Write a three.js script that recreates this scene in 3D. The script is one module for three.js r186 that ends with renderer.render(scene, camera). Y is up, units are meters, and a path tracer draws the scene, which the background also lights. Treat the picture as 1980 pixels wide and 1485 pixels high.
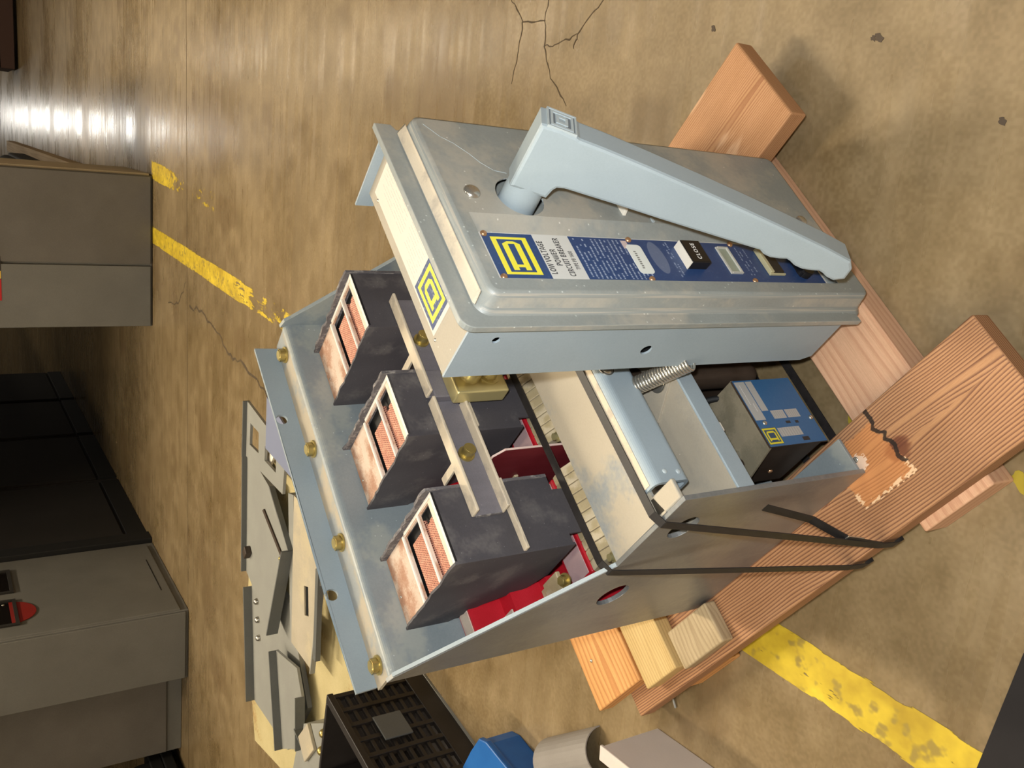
import * as THREE from 'three';
import { mergeGeometries } from 'three/addons/utils/BufferGeometryUtils.js';
import { RoundedBoxGeometry } from 'three/addons/geometries/RoundedBoxGeometry.js';
import { RectAreaLightUniformsLib } from 'three/addons/lights/RectAreaLightUniformsLib.js';

// ------------------------------------------------------------------ camera, light, exposure
RectAreaLightUniformsLib.init();
const scene = new THREE.Scene();
scene.background = new THREE.Color(0x000000);
const camera = new THREE.PerspectiveCamera(45.34, 1980 / 1485, 0.05, 80);
const EYE = new THREE.Vector3(-0.75, 1.293, 1.10);
const camM = new THREE.Matrix4().makeBasis(new THREE.Vector3(-0.35496, -0.84554, 0.39883), new THREE.Vector3(0.79403, -0.04748, 0.60603), new THREE.Vector3(-0.49348, 0.53180, 0.68823));
camera.quaternion.setFromRotationMatrix(camM); camera.position.copy(EYE); camera.updateMatrixWorld();
const renderer = new THREE.WebGLRenderer({ antialias: true });
renderer.toneMapping = THREE.LinearToneMapping;
renderer.toneMappingExposure = 0.84;
renderer.shadowMap.enabled = true;
// the camera's flash, a little to the right of the lens and above it
const FLASH = 7.0, LAMP_RADIANCE = 70, WINDOW_RADIANCE = 14;
const flash = new THREE.SpotLight(new THREE.Color(0.93, 0.97, 1.0), FLASH, 30, 0.8, 1.0, 2);
flash.position.set(EYE.x + 0.055, EYE.y + 0.035, EYE.z + 0.03);
flash.target.position.set(EYE.x + 0.55, EYE.y - 0.72, EYE.z - 0.75);
flash.castShadow = true; flash.shadow.radius = 1.0; flash.shadow.mapSize.set(2048, 2048); flash.shadow.bias = -0.0005;
scene.add(flash, flash.target);
const LAMP_COLOR = new THREE.Color(1.0, 0.86, 0.65);

// ------------------------------------------------------------------ helpers
let seed = 7;
const rnd = () => { seed = (seed * 1664525 + 1013904223) >>> 0; return seed / 4294967296; };
const clamp = (x, a = 0, b = 1) => Math.min(b, Math.max(a, x));
const mix = (a, b, t) => a + (b - a) * t;
const smooth = (a, b, x) => { const t = clamp((x - a) / (b - a)); return t * t * (3 - 2 * t); };
function hash(i, j, s) { let h = (i * 374761393 + j * 668265263 + s * 2147483647) | 0; h = Math.imul(h ^ (h >>> 13), 1274126177); return ((h ^ (h >>> 16)) >>> 0) / 4294967296; }
function vnoise(x, y, px, py, s) {               // tileable value noise
  const xi = Math.floor(x), yi = Math.floor(y), fx = x - xi, fy = y - yi, u = fx * fx * (3 - 2 * fx), v = fy * fy * (3 - 2 * fy);
  const m = (a, p) => ((a % p) + p) % p, x0 = m(xi, px), x1 = m(xi + 1, px), y0 = m(yi, py), y1 = m(yi + 1, py);
  return mix(mix(hash(x0, y0, s), hash(x1, y0, s), u), mix(hash(x0, y1, s), hash(x1, y1, s), u), v);
}
function fbm(x, y, px, py, s, oct = 4) {
  let a = 0.5, t = 0, w = 0;
  for (let o = 0; o < oct; o++) { t += a * vnoise(x, y, px, py, s + o); w += a; x *= 2; y *= 2; px *= 2; py *= 2; a *= 0.5; }
  return t / w;
}
function tex(w, h, sizeU, sizeV, fn, srgb = true) {   // fn(u, v) in 0..1 -> [r, g, b] 0..255
  const d = new Uint8Array(w * h * 4);
  for (let j = 0; j < h; j++) for (let i = 0; i < w; i++) {
    const c = fn((i + 0.5) / w, (j + 0.5) / h), k = (j * w + i) * 4;
    d[k] = clamp(c[0], 0, 255); d[k + 1] = clamp(c[1], 0, 255); d[k + 2] = clamp(c[2], 0, 255); d[k + 3] = 255;
  }
  const t = new THREE.DataTexture(d, w, h);
  t.wrapS = t.wrapT = THREE.RepeatWrapping; t.magFilter = THREE.LinearFilter; t.minFilter = THREE.LinearMipmapLinearFilter; t.generateMipmaps = true;
  if (srgb) t.colorSpace = THREE.SRGBColorSpace;
  t.repeat.set(1 / sizeU, 1 / sizeV); t.needsUpdate = true;
  return t;
}
function canvasTex(w, h, draw) {
  const c = document.createElement('canvas'); c.width = w; c.height = h; draw(c.getContext('2d'), w, h);
  const t = new THREE.CanvasTexture(c); t.colorSpace = THREE.SRGBColorSpace; t.anisotropy = 8; return t;
}
const std = (o) => new THREE.MeshStandardMaterial(o);
const counts = {};
function numbered(n) { const k = counts[n] = (counts[n] ?? -1) + 1; return k ? `${n}_${String(k).padStart(3, '0')}` : n; }
function clean(g) {
  const n = g.index ? g.toNonIndexed() : g;
  for (const k of Object.keys(n.attributes)) if (!['position', 'normal', 'uv'].includes(k)) n.deleteAttribute(k);
  return n;
}
function boxUV(g, rot = 0) {                            // uv in metres by dominant normal
  const p = g.attributes.position, n = g.attributes.normal, uv = new Float32Array(p.count * 2);
  for (let i = 0; i < p.count; i++) {
    const ax = Math.abs(n.getX(i)), ay = Math.abs(n.getY(i)), az = Math.abs(n.getZ(i));
    let u, v;
    if (ax >= ay && ax >= az) { u = p.getZ(i); v = p.getY(i); } else if (ay >= az) { u = p.getX(i); v = p.getZ(i); } else { u = p.getX(i); v = p.getY(i); }
    uv[2 * i] = rot ? v : u; uv[2 * i + 1] = rot ? u : v;
  }
  g.setAttribute('uv', new THREE.BufferAttribute(uv, 2)); return g;
}
const M = (list) => mergeGeometries((Array.isArray(list) ? list : [list]).map(clean), false);
function box(x0, x1, y0, y1, z0, z1, r = 0) {
  const w = Math.abs(x1 - x0), h = Math.abs(y1 - y0), d = Math.abs(z1 - z0);
  const g = r ? new RoundedBoxGeometry(w, h, d, 2, Math.min(r, w / 2.01, h / 2.01, d / 2.01)) : new THREE.BoxGeometry(w, h, d);
  return clean(g.translate((x0 + x1) / 2, (y0 + y1) / 2, (z0 + z1) / 2));
}
function shapeOf(pts, holes = []) {
  const s = new THREE.Shape(pts.map((p) => new THREE.Vector2(...p)));
  for (const h of holes) s.holes.push(h.length === 3 ? new THREE.Path().absarc(h[0], h[1], h[2], 0, Math.PI * 2, true) : new THREE.Path(h.map((p) => new THREE.Vector2(...p))));
  return s;
}
const exGeo = (s, d, bevel) => new THREE.ExtrudeGeometry(s, { depth: d, bevelEnabled: !!bevel, bevelSize: bevel || 0, bevelThickness: bevel || 0, bevelSegments: 2, curveSegments: 20 });
function prismZ(pts, z0, z1, holes, bevel) { return clean(exGeo(shapeOf(pts, holes), z1 - z0, bevel).translate(0, 0, z0)); }              // (x, y) outline
function prismX(pts, x0, x1, holes = [], bevel) {                                                                                          // (z, y) outline
  const f = (p) => [-p[0], p[1]], hs = holes.map((h) => h.length === 3 && typeof h[0] === 'number' ? [-h[0], h[1], h[2]] : h.map(f));
  return clean(exGeo(shapeOf(pts.map(f), hs), x1 - x0, bevel).rotateY(Math.PI / 2).translate(x0, 0, 0));
}
function prismY(pts, y0, y1, holes = [], bevel) {                                                                                          // (x, z) outline
  const f = (p) => [p[0], -p[1]], hs = holes.map((h) => h.length === 3 && typeof h[0] === 'number' ? [h[0], -h[1], h[2]] : h.map(f));
  return clean(exGeo(shapeOf(pts.map(f), hs), y1 - y0, bevel).rotateX(-Math.PI / 2).translate(0, y0, 0));
}
const V = (x, y, z) => new THREE.Vector3(x, y, z);
function cyl(a, b, r0, r1 = r0, seg = 24) {
  const d = b.clone().sub(a), g = new THREE.CylinderGeometry(r1, r0, d.length(), seg);
  g.applyQuaternion(new THREE.Quaternion().setFromUnitVectors(V(0, 1, 0), d.clone().normalize())).translate((a.x + b.x) / 2, (a.y + b.y) / 2, (a.z + b.z) / 2);
  return clean(g);
}
function along(g, at, dir) {                           // geometry built along +y, turned to dir and set at a point
  return clean(g.applyQuaternion(new THREE.Quaternion().setFromUnitVectors(V(0, 1, 0), dir.clone().normalize())).translate(at.x, at.y, at.z));
}
const lathe = (pts, seg = 28) => new THREE.LatheGeometry(pts.map((p) => new THREE.Vector2(...p)), seg);
function tube(pts, r, seg = 40, rs = 8) { return clean(new THREE.TubeGeometry(new THREE.CatmullRomCurve3(pts.map((p) => V(...p)), false, 'catmullrom', 0.3), seg, r, rs)); }
function ribbon(pts, width, thick, wdir) {              // a flat band of given width along a polyline; wdir = direction of the width
  const gs = [], w = wdir.clone().normalize().multiplyScalar(width / 2);
  for (let i = 0; i + 1 < pts.length; i++) {
    const a = pts[i], b = pts[i + 1], d = b.clone().sub(a), n = d.clone().cross(w).normalize().multiplyScalar(thick / 2);
    const c = [];
    for (const p of [a, b]) for (const sw of [-1, 1]) for (const sn of [-1, 1]) c.push(p.clone().addScaledVector(w, sw).addScaledVector(n, sn));
    const q = [[0, 1, 3, 2], [4, 6, 7, 5], [0, 4, 5, 1], [2, 3, 7, 6], [1, 5, 7, 3], [0, 2, 6, 4]], pos = [];
    for (const [e, f, g, h] of q) for (const k of [e, f, g, e, g, h]) pos.push(c[k].x, c[k].y, c[k].z);
    const g = new THREE.BufferGeometry(); g.setAttribute('position', new THREE.Float32BufferAttribute(pos, 3)); g.computeVertexNormals(); boxUV(g); gs.push(g);
  }
  return M(gs);
}
function finish(o) { o.castShadow = o.receiveShadow = true; return o; }
function part(parent, name, geos, mat, opt = {}) {
  const g = M(geos);
  if (!opt.keepUV) boxUV(g, opt.rot);
  if (opt.shift) g.translate(...opt.shift);
  const m = finish(new THREE.Mesh(g, mat)); m.name = numbered(name);
  if (opt.label) m.userData.label = opt.label;
  if (opt.kind) m.userData.kind = opt.kind;
  (parent || scene).add(m); return m;
}
function thing(name, label, category, pos = [0, 0, 0], turn = 0, group) {
  const o = new THREE.Group(); o.name = numbered(name); o.position.set(...pos); o.rotation.y = turn;
  o.userData = { label, category }; if (group) o.userData.group = group; scene.add(o); return o;
}
function tag(o, label, category, group) { o.userData.label = label; o.userData.category = category; if (group) o.userData.group = group; return o; }
function hexBolt(at, dir, r, h, washer = 1.35) {
  const g = [clean(new THREE.CylinderGeometry(r * 0.97, r, h, 6).translate(0, h / 2 + 0.003, 0)), clean(new THREE.CylinderGeometry(r * washer, r * washer, 0.003, 24).translate(0, 0.0015, 0)),
    clean(new THREE.CylinderGeometry(r * 0.7, r * 0.8, 0.0015, 20).translate(0, h + 0.00375, 0))];
  return g.map((x) => along(x, at, dir));
}
function panHead(at, dir, r, h) { return along(lathe([[0.0001, h], [r * 0.45, h * 0.96], [r * 0.8, h * 0.7], [r * 0.97, h * 0.3], [r, 0]]), at, dir); }

// ------------------------------------------------------------------ materials
function speckTex(rgb, { amp = 7, dust = null, dustAmt = 0, dustScale = 5, specks = 0.0, size = 0.5, n = 512, s = 1, streak = 0 } = {}) {
  return tex(n, n, size, size, (u, v) => {
    const a = fbm(u * 6, v * 6, 6, 6, s, 4) - 0.5, b = vnoise(u * n / 2, v * n / 2, n / 2, n / 2, s + 9) - 0.5;
    let k = a * amp * 1.6 + b * amp * 0.7;
    if (streak) k += (fbm(u * 40, v * 4, 40, 4, s + 5, 3) - 0.5) * streak;
    let c = [rgb[0] + k, rgb[1] + k, rgb[2] + k];
    if (dust) {
      const m = smooth(1 - dustAmt - 0.13, 1 - dustAmt + 0.16, fbm(u * dustScale, v * dustScale, dustScale, dustScale, s + 30, 5) * 0.9 + vnoise(u * 90, v * 90, 90, 90, s + 3) * 0.1);
      c = c.map((x, i) => mix(x, dust[i] + k * 0.6, m));
    }
    if (specks && hash(Math.floor(u * n / 2), Math.floor(v * n / 2), s + 50) < specks) c = c.map((x) => x + 45);
    return c;
  });
}
const grainBump = tex(256, 256, 0.06, 0.06, (u, v) => { const b = 120 + (fbm(u * 24, v * 24, 24, 24, 4, 3) - 0.5) * 160; return [b, b, b]; }, false);
const ENAMEL = [134, 143, 146], DUST = [176, 165, 145];
const enamel = std({ map: speckTex(ENAMEL, { amp: 8, specks: 0.0015, size: 0.45, s: 3, dust: [160, 163, 157], dustAmt: 0.42, dustScale: 7 }), roughness: 0.42, bumpMap: grainBump, bumpScale: 0.00006 });
const enamelFront = std({ map: speckTex([139, 143, 139], { amp: 9, specks: 0.002, size: 0.5, s: 13, dust: [165, 160, 148], dustAmt: 0.42, dustScale: 6 }), roughness: 0.36, bumpMap: grainBump, bumpScale: 0.00006 });
const enamelBlue = std({ map: speckTex([150, 163, 170], { amp: 6, size: 0.4, s: 23 }), roughness: 0.45, bumpMap: grainBump, bumpScale: 0.00006 });
const sideSteel = std({ map: speckTex([122, 125, 126], { amp: 12, size: 0.6, s: 33, streak: 14, dust: [142, 142, 138], dustAmt: 0.45, dustScale: 4 }), roughness: 0.34, metalness: 0.35 });
const edgeSteel = std({ map: speckTex([176, 186, 188], { amp: 9, size: 0.3, s: 37 }), roughness: 0.45 });
const dusty = std({ map: speckTex([138, 143, 144], { amp: 9, dust: DUST, dustAmt: 0.6, dustScale: 5, size: 0.42, s: 43 }), roughness: 0.85 });
const dustyShelf = std({ map: speckTex([160, 153, 139], { amp: 9, dust: [170, 160, 142], dustAmt: 0.6, dustScale: 4, size: 0.4, s: 47, specks: 0.001 }), roughness: 0.9 });
const dustyLedge = std({ map: speckTex([146, 151, 152], { amp: 8, dust: DUST, dustAmt: 0.5, dustScale: 8, size: 0.5, s: 53 }), roughness: 0.8 });
const chuteBlack = std({ map: speckTex([72, 69, 73], { amp: 8, dust: [96, 92, 92], dustAmt: 0.36, dustScale: 7, size: 0.3, s: 63, specks: 0.001 }), roughness: 0.62 });
const chuteEdge = std({ map: speckTex([92, 88, 90], { amp: 26, dust: [150, 144, 138], dustAmt: 0.42, dustScale: 14, size: 0.12, s: 67 }), roughness: 0.8 });
const cream = std({ map: speckTex([222, 205, 186], { amp: 10, dust: [184, 140, 112], dustAmt: 0.36, dustScale: 5, size: 0.16, s: 73 }), roughness: 0.8 });
const stained = std({ map: speckTex([204, 184, 166], { amp: 12, dust: [166, 122, 96], dustAmt: 0.4, dustScale: 4, size: 0.17, s: 77 }), roughness: 0.7 });
const whiteRib = std({ map: speckTex([236, 228, 214], { amp: 7, size: 0.1, s: 79 }), roughness: 0.75 });
const meshCopper = std({
  map: tex(512, 512, 0.052, 0.052, (u, v) => {
    const nx = 13, ny = 16, cx = u * nx, cy = v * ny, row = Math.floor(cy), fx = (cx + (row % 2) * 0.5) % 1 - 0.5, fy = cy % 1 - 0.5;
    const hole = 1 - smooth(0.26, 0.4, Math.hypot(fx * 1.05, fy * 1.15)), n = (fbm(u * 8, v * 8, 8, 8, 5, 3) - 0.5) * 50;
    return [mix(222 + n, 84, hole), mix(156 + n, 40, hole), mix(130 + n * 0.9, 30, hole)];
  }),
  bumpMap: tex(512, 512, 0.052, 0.052, (u, v) => {
    const nx = 13, ny = 16, cx = u * nx, cy = v * ny, row = Math.floor(cy), fx = (cx + (row % 2) * 0.5) % 1 - 0.5, fy = cy % 1 - 0.5;
    const h = 255 * smooth(0.24, 0.42, Math.hypot(fx * 1.05, fy * 1.15)); return [h, h, h];
  }, false), bumpScale: 0.0012, roughness: 0.55, metalness: 0.25,
});
const blackPlain = std({ color: 0x121212, roughness: 0.7 });
const barSteel = std({ map: speckTex([122, 118, 124], { amp: 10, size: 0.3, s: 83, streak: 8, specks: 0.002 }), roughness: 0.5, metalness: 0.2 });
const barDust = std({ map: speckTex([206, 192, 168], { amp: 9, size: 0.2, s: 85, dust: [180, 168, 150], dustAmt: 0.4, dustScale: 9 }), roughness: 0.9 });
const zinc = std({ color: 0xb8a566, roughness: 0.32, metalness: 0.75, bumpMap: grainBump, bumpScale: 0.0001 });
const zincBright = std({ color: 0xcdc08a, roughness: 0.28, metalness: 0.6 });
const nickel = std({ color: 0xc9c5bb, roughness: 0.25, metalness: 0.85 });
const brassScrew = std({ color: 0xc79a72, roughness: 0.3, metalness: 0.7 });
const contact = std({ map: speckTex([184, 166, 128], { amp: 14, size: 0.1, s: 93, dust: [206, 190, 158], dustAmt: 0.5, dustScale: 6 }), roughness: 0.75, metalness: 0.15 });
const redMold = std({ map: speckTex([186, 26, 40], { amp: 12, size: 0.2, s: 97 }), roughness: 0.42 });
const redDusty = std({ map: speckTex([214, 196, 176], { amp: 9, size: 0.2, s: 99, dust: [196, 172, 160], dustAmt: 0.4 }), roughness: 0.9 });
const pinkDust = std({ map: speckTex([190, 158, 156], { amp: 8, size: 0.12, s: 101, dust: [186, 130, 132], dustAmt: 0.34, dustScale: 4 }), roughness: 0.9 });
const barrier = std({ map: speckTex([112, 34, 40], { amp: 8, size: 0.2, s: 103, streak: 8 }), roughness: 0.5 });
const barrierEdge = std({ color: 0xe6c9bd, roughness: 0.7 });
const olive = std({ map: speckTex([116, 108, 88], { amp: 10, size: 0.2, s: 107, dust: [136, 126, 104], dustAmt: 0.46, dustScale: 5 }), roughness: 0.85 });
const umber = std({ map: speckTex([62, 50, 40], { amp: 14, size: 0.15, s: 109 }), roughness: 0.55 });
const strapMat = std({ map: speckTex([38, 35, 34], { amp: 7, size: 0.05, s: 113, streak: 10 }), roughness: 0.48 });
const handleMat = std({ map: speckTex([158, 170, 175], { amp: 5, size: 0.3, s: 117 }), roughness: 0.4, bumpMap: grainBump, bumpScale: 0.00008 });
const buttonBlack = std({ color: 0x1c1a1a, roughness: 0.45 });
const blackDark = std({ color: 0x0b0b0b, roughness: 0.9 });
const plateDust = std({ map: speckTex([228, 220, 204], { amp: 6, size: 0.1, s: 119 }), roughness: 0.9 });

// wood: rings cut by the face of a board; u runs along the grain
function woodTex(len, wid, light, dark, { freq = 60, knot = [], s = 1, warp = 0.012, wear = 0, wearCol = [214, 196, 168], center = 0.5, cath = 0.3, contrast = 1, patches = null } = {}) {
  const W = 1024, H = 512;
  return tex(W, H, len, wid, (u, v) => {
    const x = u * len; let y = (v - center) * wid;
    y += (fbm(u * 3, v * 2, 64, 64, s, 3) - 0.5) * warp * 2 + (fbm(u * 12, v * 6, 64, 64, s + 3, 2) - 0.5) * warp * 0.25;
    let pull = 0;
    for (const [kx, ky, kr] of knot) { const dx = x - kx * len, dy = (v - ky) * wid, d = Math.hypot(dx * 0.45, dy); pull += (dy >= 0 ? 1 : -1) * kr * Math.exp(-(d * d) / (kr * kr * 9)); }
    y -= pull;
    const r = Math.sqrt(y * y + cath * cath * wid * wid * Math.pow(0.25 + 0.75 * u, 2) * 0.6) * freq * 2 / (0.6 + cath);
    const ring = r - Math.floor(r), late = smooth(0.35, 0.9, ring) * (1 - smooth(0.93, 1.0, ring));
    const fine = (vnoise(u * len * 30, v * wid * 2600, 4096, 4096, s + 7) - 0.5) * 20 + (vnoise(u * 300, v * 260, 4096, 4096, s + 8) - 0.5) * 10;
    let c = light.map((q, i) => mix(q, dark[i], late * 0.85 * contrast) + fine * 0.8 + (fbm(u * 4, v * 3, 64, 64, s + 11, 3) - 0.5) * 26);
    for (const [kx, ky, kr] of knot) { const d = Math.hypot((x - kx * len) * 0.8, (v - ky) * wid) / kr; const k = 1 - smooth(0.55, 1.0, d + (vnoise(u * 90, v * 60, 512, 512, s) - 0.5) * 0.3); c = c.map((q, i) => mix(q, [92, 46, 26][i], k * 0.75)); }
    if (wear) { const m = smooth(1 - wear, 1.1 - wear, fbm(u * 7, v * 5, 64, 64, s + 21, 4)); c = c.map((q, i) => mix(q, wearCol[i], m * 0.7)); }
    if (patches) c = patches(u, v, c);
    return c;
  });
}
function woodMat(map) { return std({ map, roughness: 0.72 }); }
// a plank given by its box; grain along axis 'x' or 'z'; uv starts at the plank's own corner
function plankGeo(x0, x1, y0, y1, z0, z1, axis, r = 0.003) {
  const g = box(x0, x1, y0, y1, z0, z1, r), p = g.attributes.position, n = g.attributes.normal, uv = new Float32Array(p.count * 2);
  for (let i = 0; i < p.count; i++) {
    const ax = Math.abs(n.getX(i)), ay = Math.abs(n.getY(i)), az = Math.abs(n.getZ(i));
    const X = p.getX(i) - x0, Y = p.getY(i) - y0, Z = p.getZ(i) - z0;
    let u, v;
    if (axis === 'z') { u = Z; v = X; if (ax > ay && ax > az) v = Y; if (az > ay && az > ax) { u = X * 0.12; v = Y; } } else { u = X; v = Z; if (az > ay && az > ax) v = Y; if (ax > ay && ax > az) { u = Z * 0.12; v = Y; } }
    uv[2 * i] = u; uv[2 * i + 1] = v;
  }
  g.setAttribute('uv', new THREE.BufferAttribute(uv, 2)); return g;
}

// ------------------------------------------------------------------ the room
const UD = V(0.782, 0, -0.623), VD = V(0.623, 0, 0.782);           // the building's two directions on the floor
const at2 = (s, o, y = 0) => V(UD.x * s + VD.x * o, y, UD.z * s + VD.z * o);
const TURN = Math.atan2(-UD.z, UD.x);                               // turns local x to UD
const floorMap = tex(1024, 1024, 2.6, 2.6, (u, v) => {
  const a = fbm(u * 5, v * 5, 5, 5, 201, 6) - 0.5, b = fbm(u * 34, v * 34, 34, 34, 211, 4) - 0.5, g = vnoise(u * 512, v * 512, 512, 512, 221) - 0.5, st = fbm(u * 70, v * 5, 70, 5, 231, 3) - 0.5;
  const k = a * 34 + b * 34 + g * 16 + st * 13; let c = [132 + k, 113 + k * 0.96, 82 + k * 0.9];
  const stain = smooth(0.64, 0.74, fbm(u * 9, v * 9, 9, 9, 241, 4)); c = c.map((q, i) => mix(q, [112, 92, 64][i], stain * 0.5));
  return c;
});
const floorRough = tex(1024, 1024, 2.6, 2.6, (u, v) => {
  const st = fbm(u * 110, v * 4, 110, 4, 251, 3) - 0.5, a = fbm(u * 6, v * 6, 6, 6, 261, 5) - 0.5, r = 78 + st * 50 + a * 60; return [r, r, r];
}, false);
const floorBump = tex(1024, 1024, 2.6, 2.6, (u, v) => {
  const st = fbm(u * 60, v * 3, 60, 3, 271, 3) - 0.5, a = fbm(u * 60, v * 60, 60, 60, 281, 4) - 0.5, h = 128 + st * 50 + a * 70; return [h, h, h];
}, false);
const concrete = std({ map: floorMap, roughnessMap: floorRough, roughness: 1.0, bumpMap: floorBump, bumpScale: 0.0012 });
{
  const g = new THREE.BoxGeometry(70, 0.2, 60).translate(8, -0.1, 0), f = part(null, 'floor', g, concrete);
  f.rotation.y = TURN; f.userData.kind = 'structure';
  // saw-cut joints and cracks in the slab
  const jm = std({ color: 0x4a3d2c, roughness: 0.95 }), inv = (x, z) => { const p = V(x, 0, z).applyAxisAngle(V(0, 1, 0), -TURN); return [p.x, p.z]; };
  const line = (pts, w, name) => {
    const gs = [];
    for (let i = 0; i + 1 < pts.length; i++) {
      const a = pts[i], b = pts[i + 1], dx = b[0] - a[0], dz = b[1] - a[1], L = Math.hypot(dx, dz), wa = (a[2] ?? w) / 2, wb = (b[2] ?? w) / 2, nx = -dz / L, nz = dx / L;
      const e = 0.02 * w;
      gs.push(prismY([inv(a[0] + nx * wa - dx / L * e, a[1] + nz * wa - dz / L * e), inv(b[0] + nx * wb + dx / L * e, b[1] + nz * wb + dz / L * e), inv(b[0] - nx * wb + dx / L * e, b[1] - nz * wb + dz / L * e), inv(a[0] - nx * wa - dx / L * e, a[1] - nz * wa - dz / L * e)], 0.0001, 0.0006));
    }
    part(f, name, gs, jm);
  };
  line([[6.3, 0.5], [4.13, -1.858], [0.99, -5.40], [-0.6, -7.2]], 0.007, 'floor_joint');
  line([[9.6, -3.4], [8.11, -5.065], [6.9, -6.4]], 0.012, 'floor_joint');
  const jag = (pts, w, amp) => { const o = []; for (let i = 0; i + 1 < pts.length; i++) for (let k = 0; k < 5; k++) { const t = k / 5; o.push([mix(pts[i][0], pts[i + 1][0], t) + (rnd() - 0.5) * amp, mix(pts[i][1], pts[i + 1][1], t) + (rnd() - 0.5) * amp, w * (0.5 + rnd())]); } o.push([...pts[pts.length - 1], w * 0.4]); return o; };
  line(jag([[2.965, -3.11], [2.738, -2.912], [2.455, -2.734], [2.243, -2.668], [2.068, -2.513], [1.772, -2.336], [1.55, -2.2]], 0.013, 0.03), 0.012, 'crack');
  line(jag([[3.35, -3.5], [3.15, -3.3], [3.1, -3.05]], 0.007, 0.03), 0.01, 'crack');
  for (const c of [[[1.25, 0.12], [1.184, 0.08], [1.0985, 0.0755], [1.0162, 0.1346]], [[1.08, 0.25], [1.0431, 0.173], [1.0162, 0.1346], [0.976, 0.0904], [0.897, 0.0594], [0.7957, 0.0557]],
    [[1.0985, 0.0755], [1.0582, 0.0011], [1.03, -0.06]], [[0.92, 0.36], [0.8593, 0.2938], [0.8822, 0.1989], [0.87, 0.16]], [[0.976, 0.09], [0.93, 0.13], [0.885, 0.19]]]) line(jag(c, 0.0032, 0.008), 0.003, 'crack');
}
// yellow lane paint, worn
const paintMap = tex(1024, 256, 2.0, 0.25, (u, v) => { const k = (fbm(u * 60, v * 8, 60, 8, 301, 4) - 0.5) * 60 + (fbm(u * 10, v * 3, 10, 3, 311, 3) - 0.5) * 40, d = smooth(0.6, 0.8, fbm(u * 90, v * 12, 90, 12, 321, 3)); return [mix(196 + k, 150, d), mix(168 + k, 128, d), mix(36 + k * 0.5, 52, d)]; });
const paintAlpha = (cut, s) => tex(1024, 256, 1, 1, (u, v) => {
  const n = fbm(u * 40, v * 6, 40, 6, s, 5) * 0.7 + fbm(u * 160, v * 24, 160, 24, s + 7, 3) * 0.3, e = Math.min(v, 1 - v);
  const a = smooth(-0.06, 0.02, n - cut(u) - smooth(0.12, 0, e) * 0.25) * 255; return [a, a, a];
}, false);
function paint(ax, az, bx, bz, w, cut, s) {
  const L = Math.hypot(bx - ax, bz - az), g = new THREE.PlaneGeometry(L, w, 1, 1).rotateX(-Math.PI / 2), am = paintAlpha(cut, s);
  const pm = paintMap.clone(); pm.repeat.set(L / 2, w / 0.25);
  const m = finish(new THREE.Mesh(g, std({ map: pm, alphaMap: am, transparent: true, roughness: 0.6 })));
  m.name = numbered('floor_paint'); m.userData.kind = 'structure'; m.position.set((ax + bx) / 2, 0.0009, (az + bz) / 2); m.rotation.y = Math.atan2(-(bz - az), bx - ax); scene.add(m); return m;
}
paint(-1.50, 0.62, 0.35, -0.80, 0.094, (u) => 0.30 + 0.06 * Math.sin(u * 9), 401);
paint(0.35, -0.80, 1.78, -1.86, 0.094, (u) => 0.62 - 0.06 * u, 411);
paint(1.78, -1.86, 3.98, -3.53, 0.11, (u) => 0.62 - 0.40 * smooth(0.05, 0.4, u), 421);
paint(2.95, -2.27, 4.25, -3.20, 0.12, (u) => 0.66 - 0.45 * smooth(0.45, 0.75, u) + 0.4 * smooth(0.28, 0.34, u) * smooth(0.44, 0.4, u), 431);
const room = { s0: -12, s1: 27, o0: -24, o1: 12, h: 7 };
const wallMat = std({ map: speckTex([186, 176, 156], { amp: 10, size: 2, s: 501 }), roughness: 0.9 });
const roofMat = std({ map: speckTex([92, 88, 80], { amp: 8, size: 2, s: 503 }), roughness: 0.9 });
function slabWall(name, s0, s1, o0, o1, y0, y1, m) { const o = part(null, name, box(s0, s1, y0, y1, o0, o1), m); o.rotation.y = TURN; o.userData.kind = 'structure'; return o; }
slabWall('wall_left', room.s0, room.s1, room.o0 - 0.3, room.o0, 0, room.h, wallMat);
slabWall('wall_right', room.s0, room.s1, room.o1, room.o1 + 0.3, 0, room.h, wallMat);
slabWall('wall_rear', room.s0 - 0.3, room.s0, room.o0, room.o1, 0, room.h, wallMat);
slabWall('ceiling', room.s0 - 0.3, room.s1 + 0.3, room.o0 - 0.3, room.o1 + 0.3, room.h, room.h + 0.3, roofMat);
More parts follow.
